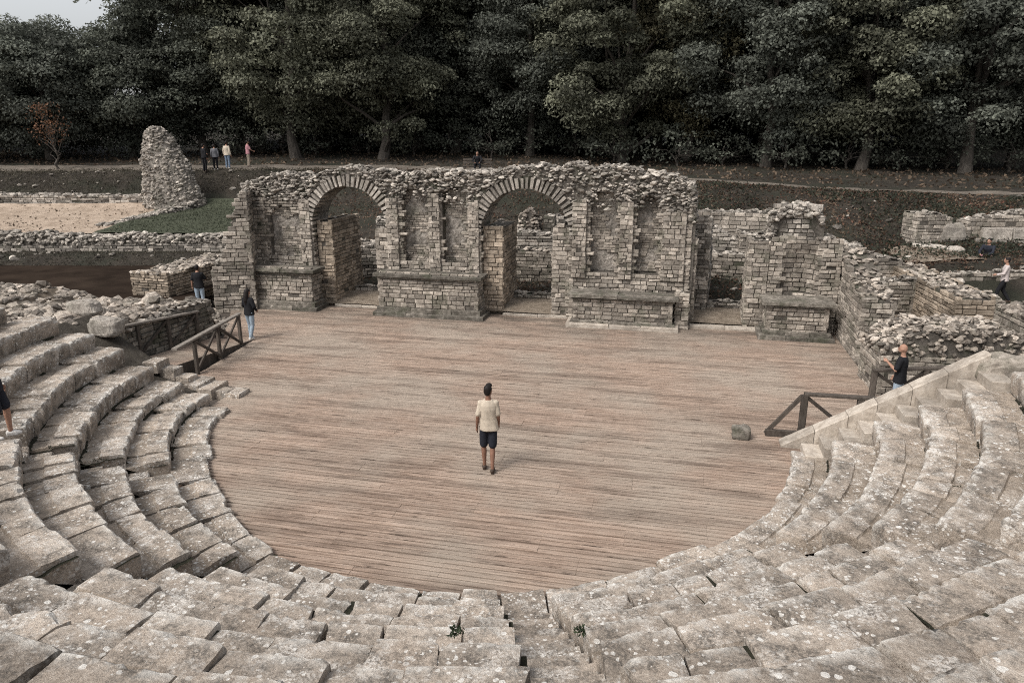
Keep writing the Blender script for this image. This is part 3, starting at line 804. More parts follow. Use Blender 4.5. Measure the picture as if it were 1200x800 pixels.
# pedestals
def pedestal(label, x0, x1, y0, y1, zt, slab, seed, plinth=.32):
    rg = random.Random(seed); root = empty('stone_pedestal', ((x0+x1)/2,(y0+y1)/2,0), label, 'pedestal', 'pedestals along the stage wall'); org = root.location.copy()
    mb = MB(); mb.box((x0+.04,y0+.04,0),(x1-.04,y1,zt-.02),.5,1)
    masonry(mb, lambda s,z,e: (x0+s,y0-e+.02,z), x1-x0, plinth*.6, zt, rg, None, .14, (.18,.46), gap=.024)
    masonry(mb, lambda s,z,e: (x1+e-.02,y0+s,z), y1-y0, plinth*.6, zt, rg, None, .14, (.18,.46), gap=.024)
    masonry(mb, lambda s,z,e: (x0-e+.02,y1-s,z), y1-y0, plinth*.6, zt, rg, None, .14, (.18,.46), gap=.024)
    if not slab:
        for _ in range(int((x1-x0)*34)):
            rock(mb, (rg.uniform(x0,x1), rg.uniform(y0,y1), zt+rg.uniform(-.03,.05)+.05*nz(rg.random()*9,0,0)), rg.uniform(.05,.12), rg, .5, None, 2)
    mb.build('brick_body', [M['brick'], M['mortar'], M['slab']], root, org)
    def course(name, yo, za, zb, pcs, mat, jit=.012):
        b = MB(); xs = sorted([x0-yo, x1+yo]+[x0-yo+(x1-x0+2*yo)*(i+rg.uniform(-.2,.2))/pcs for i in range(1,pcs)])
        for p, q in zip(xs[:-1], xs[1:]):
            cutblock(b, p+.006, q-.006, y0-yo+rg.uniform(-.02,.02), y1-.01, za, zb+rg.uniform(-.02,.01), rg, None, jit, 5)
        return b.build(name, M[mat], root, org)
    if slab:
        course('cornice', .05, zt-.13, zt-.05, 2, 'slab', .008)
        course('top_slab', .17, zt-.05, zt+.07, 2, 'slab', .008)
    course('plinth', .10, .13, plinth, 3, 'slab')
    course('plinth_step', .22, -.05, .14, 3, 'cut' if 'podium' in label else 'slab')
pedestal('left brick pedestal with dark overhanging slab beside the left arch', -12.0,-9.45,9.25,10.08,1.5,True,71)
pedestal('middle brick pedestal with overhanging slab between the two arches', -6.75,-2.95,9.28,10.08,1.5,True,72)
pedestal('long brick podium with thin ledge and pale plinth, right of the right arch', .5,3.92,9.2,10.02,1.1,True,73,.22)
pedestal('right brick pedestal with broken ledge below the rounded ruin', 6.92,8.85,9.0,10.06,1.2,True,74,.28)

# threshold kerbs
rg = random.Random(80)
for lab, xa, xb, y in (('pale stone threshold kerb under the left arch', -9.0,-6.75,10.3),('stone threshold kerb under the right arch', -2.25,.4,10.3),('stone threshold kerb across the open doorway at right', 4.5,6.9,9.95)):
    mb = MB(); n = max(2,int((xb-xa)/.9))
    for i in range(n): cutblock(mb, xa+(xb-xa)*i/n+.006, xa+(xb-xa)*(i+1)/n-.006, y-.2, y+.16, -.1, .1+rg.uniform(-.02,.02), rg)
    mb.build('threshold_kerb', M['cut'], None, ((xa+xb)/2,y,0), label=lab, cat='kerb')
# rubble courses and dusty floors behind the openings
def court(x0, x1, y0, y1, z):
    mb = MB(); nx, ny = 22, 14; vs = []
    for j in range(ny+1):
        for i in range(nx+1):
            x, y = x0+(x1-x0)*i/nx, y0+(y1-y0)*j/ny; vs.append((x,y,z+min(.12,(y-y0)*.1)+.05*nz(x,y,0,1.1)+.03*nz(x,y,0,4)))
    mb.add(vs, [(j*(nx+1)+i,j*(nx+1)+i+1,(j+1)*(nx+1)+i+1,(j+1)*(nx+1)+i) for j in range(ny) for i in range(nx)])
    mb.build('court_floor', M['court'], kind='structure', smooth=True)
court(-12.4, 12.2, 10.12, 15.6, .12)

wall('low_wall', 'low row of rubble stones just behind the left arch', (-9.0,12.2), (-6.8,12.2), .35, .1, .42, .13, (.2,.4), rub=1.4, seed=51, mat='rubble')
wall('low_wall', 'low row of rubble stones just behind the right arch', (-2.3,12.4), (.3,12.4), .4, .1, .45, .13, (.2,.4), rub=1.4, seed=52, mat='rubble')
wall('low_wall', 'low row of rubble stones just behind the right doorway', (4.4,12.2), (6.6,12.2), .4, .1, .5, .13, (.2,.4), rub=1.4, seed=53, mat='rubble')
wall('back_wall', 'low brick back wall seen through the left arch', (-11.4,15.1), (-5.8,14.9), .6, .15, [(0,1.9),(2,1.85),(4,1.7),(5.6,1.9)], .15, seed=54, mat='brick')
wall('back_wall', 'brick back wall with pale capstones seen through the right arch', (-5.2,15.3), (1.6,15.3), .6, .15, 1.72, .145, seed=55, topmat='bank_rubble')
wall('back_wall', 'dark brick back wall behind the right doorway', (2.2,15.6), (9.0,15.3), .7, .15, [(0,1.8),(3,1.75),(6.8,1.9)], .15, seed=56)
wall('ruin_fragment', 'upright pale rubble fragment seen through the right arch', (-3.2,17.6), (-2.3,17.6), .7, .3, [(0,2.9),(.5,3.2),(.9,2.7)], .14, seed=57, mat='bank_rubble', rubface=.8, rsize=(.09,.17), topmat='bank_rubble')
wall('ruin_fragment', 'dark upright slab beside the pale fragment behind the right arch', (-2.1,17.9), (-1.6,17.9), .5, .3, 2.9, .14, seed=58, mat='slab')
wall('cross_wall', 'rubble cross wall standing behind the left arch', (-10.6,18.5), (-6.4,19.0), .8, .3, [(0,2.5),(1.5,2.1),(3,2.4),(4.2,2.2)], .14, seed=59, mat='rubble')
wall('cross_wall', 'stone cross wall standing deeper behind the right arch', (-2.0,20.5), (1.8,20.5), .8, .3, [(0,2.6),(2,2.3),(3.8,2.7)], .14, seed=60, mat='rubble')
# behind the right doorway: stepped ruined walls
wall('stepped_wall', 'stepped ruin wall descending from the stage wall right end', (4.75,11.6), (4.95,14.2), .7, .2, [(0,3.7),(.7,3.2),(1.6,2.6),(2.6,2.1)], .15, seed=61, mat='rubble', rub=1.2)
wall('long_wall', 'long high brick wall running behind the right doorway', (3.6,18.6), (8.8,18.0), .9, .4, [(0,3.05),(2,3.2),(5.2,3.25)], .15, seed=62)
wall('middle_wall', 'lower stone wall in front of the long wall behind doorway', (3.9,17.0), (8.2,16.6), .7, .3, [(0,2.4),(1.6,2.65),(2.2,2.3),(4.3,2.6)], .15, seed=63, mat='rubble', rub=1.2)

# rounded ruin (bay D)
court(10.3, 19.5, 5.9, 15.1, .3)
wall('chamber_wall', 'low stub of wall inside the right chamber', (10.4,11.6), (12.0,11.9), .7, .0, [(0,1.9),(.8,1.6),(1.6,1.75)], .13, seed=151, rub=1.4)
wall('chamber_wall', 'short wall closing the chamber right of the slanting wall', (14.4,11.2), (14.9,14.6), .8, .0, [(0,.9),(1.5,1.0),(3.4,.8)], .13, seed=152, rub=1.4, topmat='bank_rubble')
wall('chamber_wall', 'broken wall rising below the leafy bank at right', W(9.5,30.6), W(14.5,30.2), .8, .4, [(0,2.5),(1.4,2.2),(3,2.5),(5,2.0)], .14, seed=153, rub=1.5)
wall('chamber_wall', 'low crumbled wall at the foot of the bank behind the chambers', W(11.5,27.6), W(15.5,28.4), .7, .3, [(0,1.7),(2,1.9),(4,1.5)], .14, seed=154, rub=1.5, mat='rubble')
wall('garden_wall', 'broken low wall on rising ground behind the left arch', W(-9.5,31.5), W(-4.8,32.5), .8, .2, [(0,1.6),(1.5,2.1),(3,1.7),(4.7,2.0)], .14, seed=155, rub=1.5, mat='rubble')
wall('garden_wall', 'ragged wall on rising ground behind the right arch', W(-2.5,32.6), W(2.4,32.0), .8, .3, [(0,2.2),(1.5,1.8),(3,2.4),(5,2.1)], .14, seed=156, rub=1.5, mat='rubble')
wall('garden_wall', 'short pale wall on the bank above the right doorway', W(4.6,33.5), W(8.4,33.2), .8, .8, [(0,2.8),(2,3.1),(3.8,2.7)], .14, seed=157, rub=1.5)
rg = random.Random(158); mb = MB()
for _ in range(420):
    X, D = (rg.uniform(-14,32), rg.uniform(27,34.5)) if rg.random() < .6 else (rg.uniform(-44,-12), rg.uniform(35.2,36.4) if rg.random() < .5 else rg.uniform(46.5,48.5))
    x, y = W(X,D); rock(mb, (x,y,gz(X,D)+.02), rg.choice([.05,.07,.1,.14,.2]), rg, .55)
mb.build('loose_stones', M['rubble'], kind='stuff')
def rounded_ruin():
    rg = random.Random(91); org = (7.9,10.6,0)
    root = empty('rounded_ruin', org, 'rounded ruin with curved niche at right of the doorway', 'ruin')
    x0, x1, VF, VB = 6.98, 9.26, 10.12, 11.3; cx, r = 7.95, .56
    def tp(x): return interp([(6.98,3.2),(7.0,3.9),(7.3,4.15),(7.9,4.22),(8.4,4.15),(8.6,3.7),(8.62,3.2),(9.0,3.05)])(x)+.06*nz(x,0,0,4)
    mb = MB(); nst = 22
    for i in range(nst):
        a, b = x0+(x1-x0)*i/nst, x0+(x1-x0)*(i+1)/nst; m = (a+b)/2
        dy = .04+(math.sqrt(max(r*r-(m-cx)**2,0))*.62 if abs(m-cx) < r else 0)
        mb.box((a,VF+.04,-.2),(b,VB,1.3),.5,0); 
        zc_ = 1.3
        for zb_, ff in ((2.3,1),(2.6,.75),(2.85,.45),(3.1,.15)):
            mb.box((a,VF+(dy-.04)*ff+.08,zc_),(b,VB,zb_ if zb_ < 3.1 else min(tp(m)-.06,3.1)),.5,0); zc_ = zb_
        if tp(m) > 3.15: mb.box((a,VF+.25,3.1),(b,VB-.05,tp(m)-.1),.5,0)
    mb.build('ruin_core', M['mortar'], root, org)
    mb = MB()
    masonry(mb, lambda s,z,e: (x0+s,VF-e+.02,z), x1-x0, 0, 3.1, rg, lambda s,z: z < 1.3 or abs(x0+s-cx) > r+.02, .145, (.2,.46), gap=.024, lay=.02)
    masonry(mb, lambda s,z,e: (x1+e-.02,VF+s,z), 1.2, 0, 3.0, rg, None, .1)
    # curved niche courses
    def cm(s, z, e):
        t = math.pi*(1-s/(math.pi*r)); ff = min(1, max(.12, 1-(z-2.2)/.95)); return (cx+math.cos(t)*(r-e+.02), VF+.02+math.sin(t)*(r*.62*ff)-e*math.sin(t)*.8, z)
    masonry(mb, cm, math.pi*r, 1.3, 3.2, rg, None, .15, (.2,.42), gap=.024, dep=.06, lay=.03)
    mb.build('brick_facing', M['brick'], root, org)
    # half-round coursed top
    mb = MB()
    ang = lambda s: math.pi*s/2.6
    masonry(mb, lambda s,z,e: (7.82-math.cos(ang(s))*(.84+e-(z-3.1)*.1), 10.85-math.sin(ang(s))*(.62+e-(z-3.1)*.16), z), 2.6, 3.05, 4.2, rg, lambda s,z: nz(s,z,5,1.4) > -.3, .15, (.18,.36), gap=.024, dep=.07)
    for _ in range(420):
        x = rg.uniform(x0,8.65); y = rg.uniform(VF+.1,VB)
        rock(mb, (x,y,tp(x)+rg.uniform(-.2,.03)-max(0,.35-(y-VF))*.6), rg.uniform(.06,.14), rg, .65)
    for _ in range(160):
        z = rg.uniform(3.0,4.0); rock(mb, (x0+rg.uniform(-.05,.2), rg.uniform(VF+.1,VB), z), rg.uniform(.06,.13), rg, .7)
    for _ in range(120):
        x = rg.uniform(8.5,9.05); rock(mb, (x, rg.uniform(VF,VB), 3.1+rg.uniform(-.05,.1)), rg.uniform(.05,.12), rg, .6)
    mb.build('rubble_crown', M['rubble'], root, org)
rounded_ruin()

# right-hand walls
wall('side_wall', 'brick side wall jutting towards the stage at its right end', (9.75,7.05), (9.75,10.4), .95, -.1, [(0,1.85),(1.5,2.1),(2.6,2.5),(3.3,2.9)], .15, seed=101, rub=1.3, rag=.12, topmat='bank_rubble')
wall('parodos_wall', 'thick rubble topped wall behind the bald man at right', (9.1,4.75), (12.4,4.9), 1.7, -.1, [(0,1.35),(.8,1.7),(2,1.8),(3.3,1.75)], .15, seed=102, rub=2.6, rsize=(.055,.14), rubface=1.05, topmat='bank_rubble')
wall('parodos_wall', 'higher brick wall continuing at the right edge of the ruins', (12.45,5.1), (18.5,5.5), 1.9, -.1, [(0,2.1),(2,2.3),(6,2.4)], .15, seed=103, rub=1.5, rsize=(.1,.2), topmat='bank_rubble')
wall('chamber_wall', 'long slanting chamber wall with clean diagonal courses at right', (12.8,8.5), (12.35,14.3), 1.1, -.1, 1.75, .14, (.24,.55), seed=104, rub=1.3, topmat='bank_rubble', mat='warm', lay=0)
wall('chamber_wall', 'stepped chamber wall behind the side wall, below the bank', (9.4,13.4), (12.0,14.4), .9, 0, [(0,2.65),(.9,2.5),(1.4,2.2),(2.7,2.0)], .15, seed=105, rub=1.3)
wall('chamber_wall', 'short ragged wall linking rounded ruin and chamber wall', (9.15,11.0), (9.9,13.0), .8, 0, [(0,2.9),(1,2.7),(2.1,2.6)], .15, seed=106, rub=1.5)
wall('chamber_wall', 'brick wall behind the man in white at far right', (13.9,15.3), (19.9,16.6), .8, .0, [(0,1.35),(3,1.5),(6,1.6)], .15, seed=107, rub=1.3)
rg = random.Random(108); mb = MB(); z = 1.25
for c in range(3):
    x = 16.2+c*.22
    while x < 21:
        l = rg.uniform(.9,1.7); cutblock(mb, x+.015, x+l-.015, 19.4+rg.uniform(-.06,.06), 20.4, z+.01, z+.44, rg, None, .03, 4); x += l
    z += .45
mb.build('ashlar_stack', M['rubble'], None, (18.5,19.4,1.25), label='massive pale ashlar blocks stacked at the far right edge', cat='wall')
for lab, X, D, r, sd, ax, fl in (('leaning weathered block left of the far right ashlar stack',19.0,31.6,.5,21,(1.2,.7),.8),
      ('low pale slab lying left of the crouching person',17.6,30.6,.42,22,(1.5,.7),.35),
      ('small squarish block on the dusty ground beside the bank ruin',18.4,30.0,.3,23,(1.1,.8),.6)):
    x, y = W(X,D); boulder('stone_block', lab, (x,y,gz(X,D)-.08), r, sd, 'rubble', ax=ax, flat=fl)
vs = []; Xs, Ds = frange(15.6,18.6,.5), frange(28.3,30.6,.4); mb = MB()
for D in Ds:
    for X in Xs: x, y = W(X,D); vs.append((x,y,gz(X,D)+.07))
n = len(Xs); mb.add(vs, [(j*n+i,j*n+i+1,(j+1)*n+i+1,(j+1)*n+i) for j in range(len(Ds)-1) for i in range(n-1)])
mb.build('bare_ground', M['court'], kind='structure', smooth=True)
wall('bank_ruin', 'isolated square ruin at the foot of the right leafy bank', W(17.2,31.6), W(18.9,31.9), .9, 1.8, [(0,3.2),(1,3.25),(1.7,3.0)], .15, (.25,.5), seed=109, rub=1.5)
wall('bank_ruin', 'low stone wall along the bank at the far right edge', W(19.6,31.8), W(26,32.2), .8, 1.8, [(0,2.9),(2,3.2),(4,3.4),(7,3.5)], .16, (.25,.5), seed=110, rub=1.4)

# left-hand walls
wall('side_wall', 'ragged sloping wall stepping down from the stage wall left end', (-11.95,9.62), (-13.35,9.0), 1.5, -.1, [(0,4.5),(.35,4.1),(.6,3.4),(.85,2.6),(1.15,2.0),(1.5,1.5)], .15, seed=121, rub=1.8, rag=.2)
wall('parodos_wall', 'low thick wall with pale top in front of the dark pool', (-16.2,8.8), (-15.9,13.6), 1.75, -.1, 1.2, .12, (.2,.45), seed=122, rub=1.6, rsize=(.09,.19), topmat='bank_rubble', mat='warm')
wall('retaining_wall', 'dark stone retaining wall behind the left plank ramp', (-11.25,1.2), (-11.05,5.0), .5, -.2, [(0,1.25),(3.9,1.35)], .14, (.25,.55), seed=123, rub=1, mat='slab')
def rubble_bank():
    rg = random.Random(131); mb = MB()
    X0, X1, Y0, Y1 = -22.5,-11.0,-3.6,5.8
    def z(x, y):
        e = min(1, (x-X0)/1.5+.3, (X1-x)/.5+.75, (Y1-y)/1.6)
        if y < 1.3: e = min(e, max(.0,(-11.15-x)/.4 if y > -.3 else (-math.sqrt(12.25**2-y*y)-x)/.4))
        return -.2+1.52*max(0,e)**.6+.2*nz(x,y,0,.8)+(.25 if x < -16 else 0)*max(0,e)+(.3*max(0,e) if y < .8 else 0)
    nx, ny = 50, 26; vs = [(X0+(X1-X0)*i/nx, Y0+(Y1-Y0)*j/ny, z(X0+(X1-X0)*i/nx, Y0+(Y1-Y0)*j/ny)) for j in range(ny+1) for i in range(nx+1)]
    mb.add(vs, [(j*(nx+1)+i,j*(nx+1)+i+1,(j+1)*(nx+1)+i+1,(j+1)*(nx+1)+i) for j in range(ny) for i in range(nx)], .5, 1)
    for _ in range(6800):
        x, y = rg.uniform(X0,X1), rg.uniform(Y0,Y1); big = rg.random() < .12
        if z(x,y) < -.1: continue
        rock(mb, (x,y,z(x,y)+rg.uniform(-.03,.06)), rg.uniform(.16,.3) if big else rg.uniform(.05,.15), rg, .6)
    mb.build('rubble_bank', [M['bank_rubble'], M['court']], None, (-15,4,0), label='wide bank of loose rubble above the upper left seats', cat='rubble bank')
rubble_bank()
wall('low_wall', 'long low rubble wall between dark pool and sand court', W(-46,36.8), W(-13.3,36.9), .8, .6, [(0,1.35),(10,1.5),(20,1.65),(27,1.5),(33,1.6)], .14, (.2,.5), seed=124, rub=1.6, rsize=(.1,.2), mat='rubble', rag=.22, rubface=1.2)
wall('low_wall', 'far low stone wall at the back edge of the sand court', W(-46,46.3), W(-21.8,46.0), .8, 1.8, [(0,2.7),(10,2.9),(24,2.75)], .14, (.25,.6), seed=125, rub=1.5, rsize=(.12,.22), mat='rubble')
wall('low_wall', 'short rubble wall crossing from the sand court to the lawn', W(-22.4,39.6), W(-19.2,45.6), .7, 1.2, [(0,1.65),(3,1.95),(6.8,2.6)], .16, (.2,.5), seed=126, rub=2.4, rsize=(.1,.22), mat='rubble', rubface=1.5)
wall('low_wall', 'low stones along the far edge of the lawn', W(-18,46.3), W(-13,45.9), .6, 1.9, 2.35, .16, (.2,.5), seed=127, rub=1.5, mat='rubble')
def heap(label, cx, cy, rx, ry, h, n, seed):
    rg = random.Random(seed); mb = MB()
    for _ in range(n):
        t, q = rg.uniform(0,6.28), math.sqrt(rg.random()); x, y = cx+rx*q*math.cos(t), cy+ry*q*math.sin(t)
        rock(mb, (x,y,-.35+(h+.35)*(1-q*q)*rg.uniform(.55,1)), rg.choice([.07,.1,.13,.2]), rg, .6)
    mb.build('rubble_heap', M['bank_rubble'], None, (cx,cy,-.3), label=label, cat='rubble heap')
heap('heap of pale rubble in front of the man in black at left', -13.1,7.15,1.2,.8,.72,380,171)
heap('low rubble under the feet of the man in black at left', -13.8,8.5,1.0,.7,.0,200,174)
heap('small rubble heap at the foot of the left side wall', -11.9,6.3,.9,.7,.3,160,172)
heap('scatter of fallen stones inside the right chamber', 11.2,9.2,.9,1.5,.5,160,173)
def tower_ruin():
    rg = random.Random(141); mb = MB(); c = W(-20.9,45.2); zb = 2.1
    prof = interp([(0,1.0),(.1,1.0),(.3,.93),(.55,.78),(.75,.60),(.88,.46),(.95,.32),(1,.1)])
    Hh = 4.75; rings = []; sh = lambda h: -.55*max(0,h-.2)
    ax = Vector((cu,su,0)); ay = Vector((-su,cu,0))
    for i in range(17):
        h = i/16; w = prof(h)*1.68; ring = []
        for j in range(20):
            t = 2*math.pi*j/20; k = 1+.12*nz(math.cos(t)*2,math.sin(t)*2,h*4,1)
            off = ax*(math.cos(t)*w*k+sh(h)+(.15 if math.cos(t) > 0 and h < .6 else 0))+ay*(math.sin(t)*(.75-.25*h)*k)
            ring.append(Vector((c[0],c[1],zb+h*Hh))+off)
        rings.append(ring)
    mb.loft(rings, .5, 1)
    for _ in range(3600):
        h = rg.random(); t = rg.uniform(0,2*math.pi); w = prof(h)*1.68; k = 1+.12*nz(math.cos(t)*2,math.sin(t)*2,h*4,1)
        p = Vector((c[0],c[1],zb+h*Hh))+ax*(math.cos(t)*w*k+sh(h)+(.15 if math.cos(t) > 0 and h < .6 else 0))+ay*(math.sin(t)*(.75-.25*h)*k)
        rock(mb, p-(p-Vector((c[0]+ax.x*sh(h),c[1]+ax.y*sh(h),p.z))).normalized()*rg.uniform(.0,.07), rg.choice([.045,.06,.08,.11,.16]), rg, .6)
    for _ in range(120):
        p = Vector((c[0],c[1],zb+Hh))+ax*(sh(1)+rg.uniform(-.3,.3))+ay*rg.uniform(-.3,.3)-Vector((0,0,rg.uniform(0,.25))); rock(mb, p, rg.uniform(.07,.14), rg, .7)
    mb.build('rubble_tower', [M['rubble'], M['plaster']], None, (c[0],c[1],zb), label='tall leaning rubble stump standing alone beside the lawn', cat='ruin')
tower_ruin()

# ---------------------------------------------------------------- railings and ramps
def railing(label, posts, tops, braces, feet=None, ext0=0, pw=.095, capmat='railtop', tz_=.0):
    """posts: ground points; top rail at given height; braces = 'X','/', or '' per bay"""
    P = [Vector(p) for p in posts]; org = P[0].copy()
    root = empty('wooden_railing', org, label, 'railing', 'wooden railings by the stage')
    for p in P:
        m = MB(); m.bar(p+Vector((0,0,-.15)), p+Vector((0,0,tops-.03)), pw, pw, rng.random()); m.build('post', M['rail'], root, org)
    d0 = (P[1]-P[0]).normalized(); d1 = (P[-1]-P[-2]).normalized()
    m = MB(); pts = [P[0]-d0*ext0]+P[1:-1]+[P[-1]+d1*.08]
    for a, b in zip(pts[:-1], pts[1:]): m.bar(a+Vector((0,0,tops)), b+Vector((0,0,tops)), .15, .06, .5)
    m.build('handrail', M[capmat], root, org)
    for (a, b), k in zip(zip(P[:-1], P[1:]), braces):
        if k in ('X','/'):
            m = MB(); m.bar(a+Vector((0,0,.08)), b+Vector((0,0,tops-.06)), .05, .075, rng.random()); m.build('brace', M['rail'], root, org)
        if k in ('X','\\'):
            m = MB(); m.bar(a+Vector((.03,0,tops-.06)), b+Vector((.03,0,.08)), .05, .075, rng.random()); m.build('brace', M['rail'], root, org)
railing('dark timber railing with cross braces on the left edge of the stage', [(-9.0,1.55,.0),(-9.22,2.95,.0),(-9.42,4.35,.0)], 1.03, ['X','X'], ext0=1.05)
railing('dark timber railing on the far side of the left plank ramp', [(-10.95,1.75,.3),(-10.85,2.9,.2),(-10.75,4.1,.1)], 1.0, ['/','/'], ext0=.9)
railing('low timber railing in front of the sloped coping at right', [(6.85,.62,0),(8.0,.66,.0),(9.1,.7,.0)], 1.02, ['\\','/'], pw=.14, capmat='rail', ext0=.02)
def extra_brace(a, b, label):
    m = MB(); m.bar(a, b, .06, .08, .4); return m
railing('dark timber railing along the right ramp beside the bald man', [(8.75,2.75,0),(9.9,2.85,.1),(11.0,2.95,.2)], 1.02, ['X','X'], pw=.13, capmat='rail', ext0=.05)
# raking brace and kick board at the open end of the right railing
r3 = [o for o in COL.objects if o.get('label','').startswith('low timber railing')][0]
m = MB(); m.bar((6.1,.6,.04),(6.8,.62,.98),.06,.09,.4); m.build('brace', M['rail'], r3, r3.location.copy())
m = MB(); m.bar((6.1,.6,.06),(9.1,.68,.06),.09,.16,.4); m.build('kick_board', M['rail'], r3, r3.location.copy())
def ramp(label, q0, q1, w, z0, z1, n):
    q0, q1 = Vector((*q0,0)), Vector((*q1,0)); d = (q1-q0).normalized(); nr = Vector((d.y,-d.x,0)); L = (q1-q0).length; mb = MB(); rg = random.Random(int(L*100))
    for i in range(n):
        a, b = L*i/n+.008, L*(i+1)/n-.008; za, zb = z0+(z1-z0)*i/n, z0+(z1-z0)*(i+1)/n
        A, B = q0+d*a, q0+d*b; o = nr*w/2; t = rg.gauss(.5,.2)
        vs = [A-o+Vector((0,0,za-.05)),A+o+Vector((0,0,za-.05)),B+o+Vector((0,0,zb-.05)),B-o+Vector((0,0,zb-.05)),A-o+Vector((0,0,za)),A+o+Vector((0,0,za)),B+o+Vector((0,0,zb)),B-o+Vector((0,0,zb))]
        mb.add(vs, [(0,3,2,1),(4,5,6,7),(0,1,5,4),(1,2,6,5),(2,3,7,6),(3,0,4,7)], t)
    c = (q0+q1)/2; o = mb.build('plank_ramp', M['deck'], None, (c.x,c.y,0), label=label, cat='ramp')
    sk = MB()
    for s in (-1,1):
        e = nr*(w/2+.02)*s; sk.add([q0+e+Vector((0,0,-.12)),q1+e+Vector((0,0,-.12)),q1+e+Vector((0,0,z1-.01)),q0+e+Vector((0,0,z0-.01)),q0+e*.97+Vector((0,0,-.12)),q1+e*.97+Vector((0,0,-.12)),q1+e*.97+Vector((0,0,z1-.01)),q0+e*.97+Vector((0,0,z0-.01))],[(0,1,2,3),(7,6,5,4),(3,2,6,7),(0,3,7,4),(1,5,6,2)])
    sk.build('side_board', M['rail'], o, (c.x,c.y,0))
ramp('sloping plank ramp between the two left railings', (-9.95,.9), (-10.15,4.9), 1.45, .42, .03, 27)
ramp('sloping plank ramp behind the sloped coping at right', (9.3,1.75), (13.0,2.0), 1.7, .02, .5, 25)

